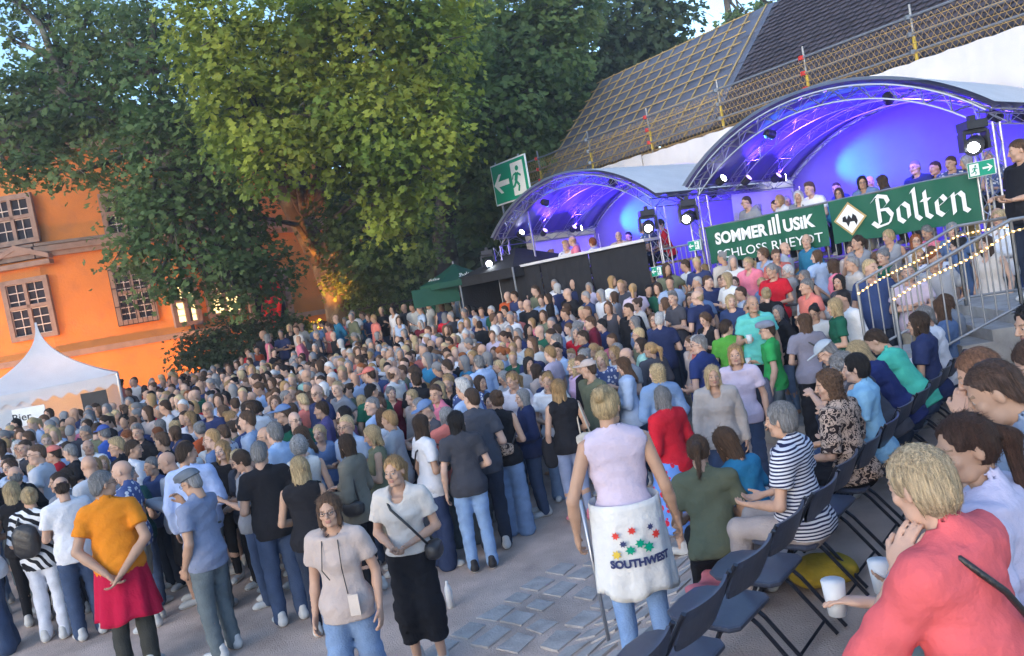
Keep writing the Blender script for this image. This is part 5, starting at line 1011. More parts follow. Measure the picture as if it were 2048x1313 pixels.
HERO = [
 (652,983,'walk',172,1.70,1,('tee',BEI),('wide',JLT),('bob',BRN),dict(glasses=True,y0=5.2), 'smiling woman in beige tee and pale jeans with glasses and a phone strap'),
 (783,907,'fold',172,1.74,1,('crop',CRM),('skirt',BLK),('pony',GLD),dict(y0=5.9), 'woman in cream tee and long black skirt with hands clasped'),
 (200,937,'behind',14,1.90,0,('tee',ORG),('jeans',(.05,.05,.045)),('short',GRH),dict(heavy=.015,glasses=True), 'man in orange tee with red jacket around his waist, hands behind back'),
 (52,972,'back',4,1.68,1,('half',WHT),('jeans',(.6,.62,.7)),('bun',BLO),dict(smat='zebra'), 'woman in zebra striped blouse and white jeans with black backpack'),
 (378,937,'face',72,1.76,0,('polo',(.19,.22,.32)),('jeans',JGY),('buzz',GRH),dict(hat=('flat',(.13,.15,.18)),glasses=True,heavy=.02), 'man in grey blue polo and flat cap raising a hand to his face'),
 (368,880,'back2',5,1.88,0,('long',(.33,.42,.66)),('jeans',JGY),('short',DBR),dict(heavy=.045), 'big man in loose pale blue shirt seen from behind'),
 (440,878,'fold',178,1.69,1,('long',BLK),('slim',BLK),('long',GLD),{}, 'smiling woman with long red blonde hair dressed all in black'),
 (515,879,'cup2',28,1.84,0,('tee',BLK),('jeans',JNB),('short',GRH),dict(heavy=.01), 'grey haired man in black tee and blue jeans with brown shoes'),
 (592,910,'back',2,1.70,1,('tank',BLK),('slim',JDK),('long',BLO),{}, 'woman with long straight blonde hair in sleeveless black top'),
 (118,950,'phone',40,1.76,0,('tee',WHT),('jeans',JNB),('fringe',DBR),{}, 'bald man in white tee bending over his phone'),
 (252,930,'back2',-12,1.65,1,('tee',(.012,.06,.065)),('jeans',JNB),('curly',GRH),{}, 'woman with grey curly hair in dark teal tee'),
 (262,878,'cup2',-55,1.78,1,('long',WHT),('jeans',JNB),('short',DBR),{}, 'short haired guest in white shirt with red jacket round the hips'),
 (690,865,'cup2',78,1.71,1,('jacket',(.15,.14,.115)),('slim',BLK),('bob',DBR),{}, 'woman in olive grey blazer with black chain bag'),
 (838,826,'cup',-62,1.71,1,('tee',WHT),('wide',(.03,.045,.10)),('long',DBR),{}, 'woman in white printed tee holding a beer glass with a belt bag'),
 (910,818,'back2',8,1.72,1,('tee',(.045,.047,.06)),('jeans',(.22,.34,.56)),('bob',BKH),dict(shoes=(.02,.02,.025)), 'woman with black bob in charcoal tee, light jeans and black sneakers'),
 (938,772,'back',2,1.86,0,('tee',(.055,.06,.08)),('jeans',JDK),('buzz',DBR),dict(heavy=.03), 'broad man in slate grey tee with cropped hair seen from behind'),
 (988,778,'back',-14,1.72,1,('tank',BLK),('wide',JLT),('bun',BRN),{}, 'woman in black top and wide blue jeans with leopard belt bag'),
 (1115,755,'back2',8,1.72,1,('tank',BLK),('slim',(.24,.29,.44)),('long',GLD),dict(shoes=(.62,.2,.28)), 'woman in black sleeveless top with cream shoulder bag and pink sneakers'),
 (1092,742,'fold',176,1.68,1,('tee',WHT),('wide',JLT),('bun',GLD),{}, 'smiling girl with pulled back hair in white tee'),
 (1022,742,'down2',172,1.70,1,('tee',(.6,.57,.62)),('jeans',JNB),('pony',GLD),{}, 'girl in white tee with small pink print'),
 (545,840,'fold',62,1.87,0,('long',(.30,.42,.62)),('jeans',JNB),('short',GRH),{}, 'tall grey haired man in sky blue shirt looking down'),
 (600,850,'phone',105,1.70,1,('tank',(.33,.4,.5)),('jeans',JNB),('long',BRN),{}, 'woman with long brown hair in pale blue top leaning over'),
 (740,765,'back2',0,1.80,0,('tee',DGN),('jeans',JNB),('short',BKH),{}, 'dark haired man in bottle green tee seen from behind'),
 (762,815,'cup2',62,1.68,1,('tee',WHT),('jeans',JNB),('bob',BRN),{}, 'woman with brown bob in plain white tee turned sideways'),
 (685,810,'fold',120,1.68,1,('tee',(.12,.05,.10)),('jeans',JDK),('long',BKH),{}, 'woman with black hair in plum tee'),
 (870,755,'cross',-50,1.70,1,('tank',(.42,.26,.07)),('skirt',(.3,.18,.05)),('long',DBR),{}, 'woman in mustard dress with dark hair'),
 (893,750,'cup',150,1.72,1,('tank',BLK),('jeans',JDK),('buzz',GLD),{}, 'woman with shaved head in black top holding a glass'),
 (828,742,'back',-20,1.80,0,('tee',BLK),('jeans',JNB),('short',DBR),dict(heavy=.02), 'man in black tee turned away beside the woman in mustard'),
 (955,708,'fold',40,1.82,0,('long',(.36,.46,.66)),('jeans',JDK),('short',GRH),dict(heavy=.02), 'stout grey haired man in light blue shirt'),
 (930,745,'back',-30,1.80,0,('long',WHT),('jeans',JDK),('fringe',GRH),dict(smat='plaid',glasses=True), 'bald man in plaid shirt with glasses'),
 (1200,700,'face',150,1.70,1,('long',DGN),('jeans',JNB),('long',BLO),dict(smat='plaid'), 'woman with long blonde hair in plaid shirt touching her chin'),
 (1245,712,'phone',80,1.70,1,('jacket',LBL),('jeans',JNB),('long',BRN),{}, 'woman with long brown hair in light denim jacket'),
 (1310,725,'back',5,1.70,1,('jacket',(.16,.25,.42)),('jeans',JNB),('longcurl',BLO),{}, 'woman with curly blonde hair in blue denim jacket'),
 (1395,668,'back',40,1.83,0,('polo',(.02,.035,.13)),('jeans',JNB),('short',GRH),dict(heavy=.03,glasses=True), 'man in navy polo with short greying hair'),
 (1450,630,'back2',-15,1.82,0,('tee',(.09,.33,.05)),('jeans',JNB),('short',DBR),{}, 'man in bright leaf green tee seen from behind'),
 (1505,605,'cup',168,1.86,0,('tee',TUR),('jeans',JDK),('fringe',DBR),dict(heavy=.03), 'balding man in turquoise tee holding a paper cup'),
 (1532,640,'cup',62,1.78,0,('tee',GRN),('jeans',JGY),('short',DBR),dict(hat=('flat',(.2,.22,.28)),glasses=True), 'man in emerald tee and flat cap with jacket over his arm'),
 (1605,625,'back',-5,1.72,1,('tee',(.2,.19,.24)),('wide',BLK),('long',BRN),{}, 'woman with long brown hair in grey tee and black trousers'),
 (1670,612,'cup2',75,1.68,1,('tee',DGN),('wide',BLK),('bob',BLO),{}, 'blonde woman in dark green tee holding a plate'),
 (1635,555,'fold',45,1.83,0,('long',(.025,.05,.13)),('jeans',JLT),('short',GRH),{}, 'grey haired man in navy shirt and pale jeans'),
 (1755,560,'behind',70,1.80,0,('tee',(.3,.38,.6)),('jeans',NVY),('fringe',GRH),dict(heavy=.02,smat='plaid'), 'bald man in pale checked shirt with hands behind his back'),
 (1782,555,'down',60,1.80,0,('long',(.03,.06,.2)),('jeans',NVY),('fringe',GRH),{}, 'bald man in royal blue shirt beside the stair railing'),
 (1790,512,'phone',95,1.70,1,('long',YEL),('jeans',JNB),('pixie',GRH),dict(glasses=True), 'woman in pale yellow cardigan by the stair railing'),
 (1425,750,'down',168,1.66,1,('jacket',(.36,.32,.30)),('jeans',JNB),('long',BLO),dict(y0=5.8), 'blonde woman in beige quilted vest with orange sunglasses on her hair'),
 (1322,772,'cup2',35,1.66,1,('jacket',RED),('wideskirt',LBL),('bob',GRH),dict(lmat='floral',glasses=True,y0=5.8), 'woman in red cardigan and blue skirt with red flowers'),
 (1225,690,'down2',165,1.66,1,('tee',WHT),('jeans',JNB),('long',GLD),{}, 'girl with golden hair in white blouse beside the plaid shirt'),
 (1470,700,'down',150,1.75,1,('tee',LIL),('jeans',JNB),('bob',GLD),{}, 'woman in lilac tee between the green shirted men'),
 (500,800,'back',30,1.80,0,('tee',WHT),('jeans',JDK),('quiff',DBR),{}, 'young man in white tee with swept dark hair'),
 (640,800,'fold',100,1.75,0,('long',(.10,.08,.2)),('jeans',JNB),('short',DBR),{}, 'dark haired young man in violet shirt'),
 (460,820,'back2',-30,1.68,1,('long',(.38,.44,.62)),('jeans',JNB),('bun',GLD),{}, 'woman with hair bun in pale blue blouse'),
 (345,840,'back',20,1.66,1,('jacket',(.02,.025,.05)),('jeans',JDK),('bun',BLO),{}, 'blonde woman in dark quilted vest'),
 (205,848,'down2',100,1.80,0,('tee',(.06,.12,.4)),('jeans',JDK),('short',GRH),dict(hat=('cap',(.05,.09,.3)),glasses=True), 'man in blue shirt and blue baseball cap'),
 (20,960,'fold',20,1.68,1,('tank',BLK),('slim',BLK),('long',BLO),{}, 'woman with straight blonde hair in black at the zebra blouse'),
 (1160,640,'back',60,1.84,0,('tee',NVY),('jeans',JDK),('short',DBR),{}, 'tall man in dark navy sweater with cropped hair'),
 (1110,665,'cup',60,1.86,0,('polo',NVY),('jeans',JDK),('short',GRH),dict(heavy=.05), 'heavy grey haired man in navy polo'),
 (1180,640,'down',80,1.82,0,('jacket',BRG),('jeans',JDK),('short',BRN),{}, 'man in burgundy hooded jacket'),
 (1055,680,'back2',20,1.70,1,('tee',NVY),('jeans',JNB),('pixie',GLD),dict(glasses=True), 'short haired woman in navy tee with glasses'),
 (1145,715,'fold',100,1.68,1,('tee',(.5,.36,.55)),('jeans',JNB),('longcurl',BLO),{}, 'blonde wavy haired woman in lavender tee'),
]
def headclear(x, y): return all((x-a)**2+(y-b)**2 > .2 for a, b in PLACED)
people = {}
for (px, py, pn, rz, h, fem, sh, lg, hr, kw, lab) in HERO:
    kw = dict(kw)
    x, y, g = spot_for(px, py, h*1.015, kw.pop('y0', 5.7 if px < 1180 else 8.6)); PLACED.append((x, y)); people[(px, py)] = person(pn, (x, y, g), R(rz), h, bool(fem), sh, lg, hr, res='hi', label=lab, group='guests standing in the courtyard', **kw)
# the serving woman with the printed cloth round her hips
sp = at(1207, 768, 4.35); g = float(ground_z(sp.x, sp.y)); PLACED.append((sp.x, sp.y))
apr = person('serve', (sp.x, sp.y, g), R(2), (sp.z-g)/1.012, True, ('tank',(.52,.44,.54)), ('slim',(.19,.30,.52)), ('bun',BLO), res='hi', label='woman in sleeveless lilac blouse with white printed cloth tied round her hips', group='guests standing in the courtyard')
def wrap(parent, name, z0, z1, r0, r1, a0, a1, col, mat='cloth', sy=.8, cx=0, fold=.012):
    mb = MB(); gr = []
    for j in range(15):
        v = j/14; row = []
        for i in range(41):
            a = R(a0+(a1-a0)*i/40); r = r0+(r1-r0)*v+fold*v*math.sin(a*9+v*2)+.004*math.sin(a*23+v*7); row.append((cx+r*math.sin(a), -r*math.cos(a)*sy, z0+(z1-z0)*v+.02*math.sin(a*4)*v))
        gr.append(row)
    mb.sheet(gr); me = mb.mesh(name, True); o = link(name, me, MT[mat], parent); o.color = (*col, 1); m_ = o.modifiers.new('thick', 'SOLIDIFY'); m_.thickness = .004; return o
ap = wrap(apr, 'printed_cloth', 1.09, .55, .205, .235, -135, 135, (.62,.61,.60)); MT['print_navy'] = M('print_navy', (.03,.04,.12), .8)
def bent_text(body, size, x0, z, r, mat, bold=0):
    me = text_mesh(body, size, .001, bold).copy(); me.materials.clear(); me.materials.append(MT[mat])
    for v in me.vertices: a = (v.co.x+x0)/r; zz = v.co.y+z; v.co = Vector(((r+.01+v.co.z)*math.sin(a), -(r+.01+v.co.z)*math.cos(a)*.8-.012, zz))
    link('lettering', me, None, apr)
bent_text('SOUTHWEST', .062, .02, .76, .225, 'print_navy', .003)
for i, (a, z, r, c) in enumerate(((-.45,.93,.025,'red_paint'), (-.5,.82,.03,'yellow'), (-.3,.88,.022,'print_navy'), (-.05,.95,.025,'red_paint'), (.1,.87,.03,'sign_green'), (.3,.84,.034,'sign_green'), (.42,.95,.022,'print_navy'), (-.15,.84,.03,'sign_green'), (.55,.9,.03,'red_paint'))):
    mb = MB(); pts = []
    for k in range(14): b = k/14*6.283; rr = r*(1 if k % 2 else .55); aa = a+rr*math.cos(b)/.225; pts.append((.243*math.sin(aa), -.243*math.cos(aa)*.8-.008, z+rr*math.sin(b)))
    mb.poly(pts); obj('flower_print', mb, MT[c], apr)
om = people[(200, 937)]; wrap(om, 'tied_jacket', 1.0, .50, .185, .25, -115, 120, (.42,.008,.045), fold=.02); wrap(people[(262, 878)], 'tied_jacket', .98, .62, .18, .22, -100, 100, (.35,.01,.03))
MM = lambda o: Matrix.Translation(o.location) @ Euler(o.rotation_euler).to_matrix().to_4x4() @ Matrix.Diagonal((*o.scale, 1))
def held(o, mb, name, mat, label, cat, col=None, smooth=True, strap=None, group=None):
    t = obj(name, mb, MT[mat], smooth=smooth); t.matrix_world = MM(o); tag(t, label, cat, group)
    if col: t.color = (*col, 1)
    if strap: s = MB(); s.tube(strap, .011, 5); obj('strap', s, MT['leather'] if mat != 'cloth' else MT[mat], t, True).color = (*(col or (1, 1, 1)), 1)
    return t
def blob(c, r, h=.012, pw=2.6):
    g = Grid(np.array(c)-np.array(r)-.03, np.array(c)+np.array(r)+.03, h); x, y, z = g.xyz((slice(None),)*3); n = (np.abs((x-c[0])/r[0])**pw+np.abs((y-c[1])/r[1])**pw+np.abs((z-c[2])/r[2])**pw)**(1/pw); g.d = ((n-1)*min(r)+.003*np.sin(x*40+z*30)*np.sin(z*35+y*20)).astype(np.float32)
    V, F = g.nets(); mb = MB(); mb.v = [tuple(v) for v in V]; mb.f = [tuple(int(i) for i in f) for f in F]; mb.mi = [0]*len(F); return mb
loop = lambda a, b, ry=.15: [Vector(a).lerp(Vector(b), t)+Vector((0, -math.sin(t*math.pi)*ry, 0)) for t in np.linspace(0, 1, 9)]
held(people[(52,972)], blob((0, -.21, 1.2), (.14, .075, .19)), 'backpack', 'leather', 'small black backpack on the zebra striped blouse', 'backpack', strap=[(-.09,-.17,1.38),(-.1,-.06,1.475),(-.11,.11,1.40),(-.12,.13,1.2)])
held(people[(988,778)], blob((.02, -.2, 1.08), (.15, .05, .075)), 'belt_bag', 'leopard', 'leopard print belt bag worn on the back of the black top', 'bag', strap=[(.14,-.17,1.1),(.19,-.03,1.25),(.10,.08,1.45),(-.02,-.08,1.46),(-.12,-.16,1.2),(-.12,-.18,1.08)])
held(people[(1115,755)], blob((.2, -.12, .98), (.15, .05, .10)), 'shoulder_bag', 'cloth', 'cream leather shoulder bag hanging at the pink sneaker woman', 'bag', (.5,.46,.40), strap=[(.26,-.1,1.05),(.18,-.07,1.43),(.16,.05,1.44),(.13,-.14,1.05)])
held(people[(783,907)], blob((-.22, .06, .98), (.07, .10, .075)), 'crossbody_bag', 'leather', 'black crossbody bag of the woman in the long skirt', 'bag', strap=[(-.2,.11,1.03),(-.1,.16,1.2),(.05,.13,1.36),(.12,.03,1.47),(.1,-.1,1.42),(-.1,-.15,1.15),(-.2,-.02,1.03)])
held(people[(690,865)], blob((-.24, -.05, 1.02), (.06, .12, .085)), 'chain_bag', 'leather', 'quilted black chain bag on the olive blazer', 'bag', strap=[(-.22,.03,1.09),(-.17,.03,1.45),(-.17,-.06,1.45),(-.23,-.12,1.09)])
held(people[(838,826)], blob((-.02, .2, 1.12), (.12, .05, .07)), 'belt_bag', 'leather', 'black belt bag across the white printed tee', 'bag', strap=[(-.1,.17,1.15),(.08,.16,1.36),(.11,0,1.47),(.03,-.13,1.36),(-.12,-.14,1.15)])
held(people[(1605,625)], blob((.2, -.08, 1.0), (.1, .07, .1)), 'shoulder_bag', 'leather', 'dark handbag hanging on the woman in grey tee', 'bag', strap=[(.2,-.05,1.08),(.08,-.15,1.3),(-.1,-.06,1.47),(-.08,.1,1.38),(.15,.08,1.08)])
def strip(pts, w): mb = MB(); mb.tube(pts, w, 5); return mb
held(people[(652,983)], strip([(-.07,.12,1.05),(-.075,.155,1.25),(-.06,.1,1.44),(0,-.075,1.485),(.06,.1,1.44),(.07,.16,1.25),(.02,.17,1.18)], .004), 'neck_strap', 'black_metal', 'black cord with phone pouch round the neck of the beige tee', 'strap')
mb = MB(); mb.box((-.12, .16, .98), (.075, .012, .15)); held(people[(652,983)], mb, 'phone', 'frame_white', 'white phone hanging on a cord at pale jeans', 'phone', smooth=False)
held(people[(378,937)], blob((.14, .17, .82), (.10, .07, .22), .016), 'jacket', 'cloth', 'dark denim jacket carried by the man in the flat cap', 'jacket', (.035,.045,.07)); held(people[(1532,640)], blob((-.2, .1, .82), (.13, .08, .22), .016), 'jacket', 'cloth', 'grey jacket hanging over the arm of the emerald tee man', 'jacket', (.12,.12,.16)); held(people[(1115,755)], blob((-.24, .02, .9), (.1, .08, .2), .016), 'jacket', 'cloth', 'black jacket held beside the cream shoulder bag', 'jacket', (.02,.02,.025))
def cup_in(o, pn, s, label, beer=False, name='cup'):
    P = POSES[pn]; w, d = hand_frame(P, s); c = w+d*.085; mb = MB(); mb.lathe([(.03, -.06), (.04, .06)], (0, 0, 0), 14); t = obj(name, mb, MT['cup'], smooth=True); m_ = MM(o); t.location = m_ @ Vector(tuple(c+np.array((0, .04, .0)))); tag(t, label, 'cup', 'drinks held by guests')
    if beer: mb = MB(); mb.lathe([(.031, -.05), (.037, .035)], (0, 0, 0), 12); obj('drink', mb, MT['beer'], t)
cup_in(people[(838,826)], 'cup', 1, 'glass of pale beer in the hand of the white printed tee woman', True, 'glass'); cup_in(people[(1505,605)], 'cup', 1, 'white paper cup held by the man in turquoise'); cup_in(people[(1532,640)], 'cup', 1, 'white paper cup held by the man in emerald tee'); cup_in(people[(893,750)], 'cup', 1, 'glass held by the woman with the shaved head', True, 'glass')
btl = spot_for(893, 1165, .25, 5); mb = MB(); mb.lathe([(.035, 0), (.036, .17), (.03, .2), (.013, .235), (.014, .26)], (0, 0, 0), 14); tag(obj('water_bottle', mb, MT['cup'], smooth=True, loc=btl), 'clear plastic bottle standing on the gravel', 'bottle')
pole = at(1195, 1150, 5.2); mb = MB(); mb.tube([(pole.x-.03, pole.y, 1.35), (pole.x, pole.y, float(ground_z(pole.x, pole.y)))], .014, 8); tag(obj('grabber_pole', mb, MT['alu'], smooth=True), 'slim metal pole held by the serving woman', 'pole')
# ---------------------------------------------------------------- seated on the tribune
SAT = []
def seat(row, s, pn, h, fem, sh, lg, hr, label, rz=0, dn=0, **kw):
    n0, z = ((.09, .65), (-1.25, .95), (-2.2, 1.25))[row]; p = rowp(s, n0+dn, z-.01); PLACED.append((p.x, p.y)); SAT.append((row, s, label)); return person(pn, p, ROWRZ+R(rz), h, fem, sh, lg, hr, label=label, group='guests seated on the tribune', **kw)
C1 = lambda k: -.264+k*PITCHC
C2 = lambda k: -.29+k*PITCHC
seat(0, C1(4), 'sit', 1.66, True, ('tee',WHT), ('jeans',(.36,.31,.30)), ('pixie',GRH), 'seated woman in navy and white striped tee with grey hair', smat='stripes', heavy=.02)
seat(0, C1(6), 'sit2', 1.66, True, ('half',BEI), ('jeans',BLK), ('longcurl',BRN), 'seated woman with long brown curls in leopard print blouse', rz=-8, smat='leopard')
seat(0, C1(7), 'sit', 1.68, True, ('tee',(.25,.47,.66)), ('jeans',JNB), ('pixie',BKH), 'seated guest in sky blue tee with short black hair', rz=5)
seat(0, C1(8), 'sitlean', 1.70, True, ('tank',DGY), ('jeans',JDK), ('curly',GRH), 'seated grey haired woman in charcoal top bending forward'); seat(0, C1(9), 'sitlean', 1.72, False, ('tee',(.02,.03,.12)), ('jeans',JDK), ('bob',BLO), 'seated guest in dark blue tee with blond hair', rz=8)
seat(0, C1(10), 'sitlean', 1.74, False, ('tee',(.08,.5,.36)), ('jeans',JNB), ('short',DBR), 'seated guest in mint green tee bending forward', rz=-5, heavy=.02); seat(0, 4.75, 'sitlean', 1.70, False, ('tee',(.2,.2,.25)), ('jeans',JDK), ('short',GRH), 'seated man in grey tee wearing a pale baseball cap', dn=.38, hat=('cap',(.36,.4,.45)), glasses=True)
for k, (sh, hr, lab) in zip(range(11, 15), (((('tee',NVY)), ('bob',DBR), 'seated woman in navy tee with dark bob and glasses'), (('long',WHT), ('short',GRH), 'seated guest in white shirt by the stair railing'), (('tee',(.1,.16,.3)), ('long',BRN), 'seated woman in steel blue tee by the stair foot'), (('jacket',GRY), ('short',BRN), 'seated guest in grey jacket at the end of the row'))): seat(0, C1(k), 'sit' if k % 2 else 'sit2', 1.72, k % 2 == 1, sh, ('jeans',JNB), hr, lab, glasses=k == 11)
cw = seat(1, -.30, 'sitchin', 1.70, True, ('half',(.68,.12,.13)), ('jeans',(.22,.28,.48)), ('pixie',(.5,.38,.24)), 'seated woman in coral blouse resting her hand on her cheek', heavy=.025, rz=-14)
pw_ = seat(1, .20, 'sit2', 1.66, True, ('half',(.5,.46,.6)), ('shorts',(.3,.28,.3)), ('pony',(.05,.025,.018)), 'seated woman with dark ponytail in pale lilac blouse')
seat(1, .78, 'sithand', 1.80, False, ('tee',(.22,.26,.34)), ('jeans',JDK), ('short',(.075,.045,.035)), 'seated young man in blue grey tee with short brown hair', rz=6, dn=-.15); seat(1, 1.34, 'sithand', 1.74, False, ('tee',MAG), ('jeans',JDK), ('short',(.2,.10,.06)), 'seated man in magenta tee with reddish hair', rz=-4)
seat(1, 1.95, 'sitlean', 1.72, True, ('tee',NVY), ('jeans',JDK), ('bob',(.09,.05,.035)), 'seated young woman with brown hair looking down', rz=10, dn=-.25, smat='navy_stripes'); seat(1, 2.42, 'sit2', 1.78, False, ('tee',(.03,.03,.06)), ('jeans',JDK), ('curly',BKH), 'seated guest with dark curls in black tee'); seat(1, 2.9, 'sitlean', 1.78, False, ('tee',LIL), ('jeans',JDK), ('',BKH), 'seated bald man in lilac tee', dn=-.2)
for i, (s, pn, fem, sh, hr, lab) in enumerate(((3.45,'sit2',1,('tee',NVY),('bob',DBR),'seated woman with brown bob in patterned navy tee'), (3.95,'sit',1,('jacket',WHT),('long',(.1,.04,.03)),'seated woman with long auburn hair in pale plaid shirt'), (4.5,'sit2',0,('tee',GRY),('short',DBR),'seated dark haired man in grey tee behind the auburn woman'), (5.0,'sit',0,('long',LBL),('buzz',BRN),'seated man in light blue shirt with cropped hair'), (5.5,'sit',1,('tee',NVY),('bob',BLO),'seated blonde woman in navy top'), (6.0,'sitlean',0,('tee',BLK),('short',GRH),'seated grey haired man in black with glasses'), (6.5,'sit',1,('tee',WHT),('long',BLO),'seated woman with long fair hair in white'))): seat(1, s, pn, 1.72, bool(fem), sh, ('jeans',JNB), hr, lab, smat='plaid' if i == 1 else None, glasses=i in (0, 5))
for i, (s, sh, hr, lab) in enumerate(((3.2,('tee',(.28,.36,.55)),('long',BLO),'seated woman with long pale blonde hair in the third row'), (3.9,('tee',(.1,.1,.13)),('short',GRH),'seated grey haired guest in dark tee in the third row'), (4.6,('jacket',DGY),('bob',BRN),'seated guest with brown bob in charcoal jacket in the third row'), (5.3,('tee',LBL),('short',BRN),'seated guest in light blue tee in the third row'))): seat(2, s, 'sit', 1.7, i % 2 == 0, sh, ('jeans',JDK), hr, lab)
for (row, cs), c in CHAIRS.items():
    nm = ('front', 'second')[row]; ne = min([q for q in SAT if q[0] == row], key=lambda q: abs(q[1]-cs)); who = ne[2].replace('seated ', '').split(' with ')[0].split(' resting')[0]; k = round((ne[1]-cs)/PITCHC)
    c['label'] = 'dark blue %s row folding chair under the %s' % (nm, ' '.join(ne[2].replace('seated ', '').split()[:7]).removesuffix(' with').removesuffix(' and').removesuffix(' by the')) if k == 0 else 'empty dark blue %s row folding chair, %s from the %s' % (nm, {1: 'next one', 2: 'second', 3: 'third', 4: 'fourth', 5: 'fifth', 6: 'sixth'}.get(abs(k), 'last'), ' '.join(who.split()[:5]))
# squatting on the step edge
for (px, py, z0, rz, sh, hr, lab, sm) in ((1398, 878, .42, -8, ('tee',OLV), ('pony',BRN), 'woman in olive tee with ponytail sitting on the step edge', None), (1496, 850, .42, 42, ('tee',CYN), ('bob',BRN), 'woman in bright blue tee sitting on the step edge', None)):
    p = atz(px, py, z0+1.27); PLACED.append((p.x, p.y)); q = person('crouch', (p.x, p.y, z0-.02), R(rz), 1.66, True, sh, ('jeans',BLK), hr, label=lab, group='guests sitting on the step')
# strong hand details: cups, bracelet, laps, loose clothes
P_ = POSES['sitchin']; w, d = hand_frame(P_, -1); mb = MB(); mb.tube([tuple(np.array(w)-d*.035+np.array((.032*math.cos(a), .0, .032*math.sin(a)))) for a in np.linspace(0, 6.2832, 15)], .008, 6, False); br = obj('bracelet', mb, MT['alu'], cw, True)
cup_in(cw, 'sitchin', 1, 'white reusable plastic cup in the hand of the coral blouse woman'); cup_in(pw_, 'sit2', 1, 'white reusable plastic cup held by the ponytail woman')
held(cw, blob((.02, .27, .635), (.21, .15, .062), .012, 2.2), 'jacket', 'cloth', 'sage green knitted jacket lying on the lap of the coral blouse woman', 'jacket', (.2,.27,.25)); TT = POSES['sitchin']['T']; held(cw, strip([TT(q) for q in ((-.13,.05,1.47),(-.11,-.09,1.45),(-.04,-.142,1.33),(.06,-.14,1.18),(.14,-.1,1.06),(.17,.0,1.0))], .011), 'bag_strap', 'leather', 'black bag strap across the coral blouse', 'strap')
c = at(1430, 1065, 4.9); c.z = .70; g = blob((0, 0, 0), (.33, .2, .07), .012, 2.0)
g.v = [(x+.04*math.sin(y*14), y+.03*math.sin(x*17), z+.018*math.sin(x*23+y*9)) for x, y, z in g.v]; t = tag(obj('jacket', g, MT['cloth'], smooth=True, loc=c, rot=(0, 0, R(35))), 'salmon pink jacket thrown on the stone step edge', 'jacket'); t.color = (.72,.2,.22, 1)
c = rowp(2.15, .16, .74); g = blob((0, 0, 0), (.22, .16, .09), .014, 2.4); t = tag(obj('bag', g, MT['cloth'], smooth=True, loc=c), 'yellow bag under the front row chairs', 'bag'); t.color = (.34,.24,.03, 1)
# ---------------------------------------------------------------- on the stairs and in the pavilions
x, y = 6.05, 8.6; person('cup2', (x, y, 1.72), R(95), 1.84, False, ('tee',BLK), ('jeans',JDK), ('short',BRN), label='man in black tee standing on the landing by the rope lights', group='guests on the landing', heavy=.03); PLACED.append((x, y))
COLS = [('white', WHT), ('black', BLK), ('navy', NVY), ('grey', GRY), ('charcoal', DGY), ('light blue', LBL), ('coral', (.55,.16,.13)), ('red', RED), ('cream', CRM), ('beige', BEI), ('dark green', DGN), ('pink', PNK), ('lilac', LIL), ('olive', OLV), ('burgundy', BRG), ('blue', CYN), ('denim blue', (.13,.2,.36)), ('pale grey', (.4,.41,.45)), ('off white', (.56,.56,.56)), ('dark blue', (.03,.05,.13)), ('orange', (.55,.1,.03)), ('mint', (.3,.5,.42))]
CWT = np.array([14, 13, 10, 5, 7, 7, 2.5, 2.5, 4, 4, 2.5, 3, 3, 3, 2, 2, 4, 4, 6, 5, 1.2, 1.2]); CWT /= CWT.sum()
HC = [('blonde', BLO), ('golden', GLD), ('brown', BRN), ('dark', DBR), ('black', BKH), ('grey', GRH), ('white', WHH), ('red', REH)]; HWT = np.array([3, 3, 6, 6, 2, 6, 2, .7]); HWT /= HWT.sum()
USED = set()
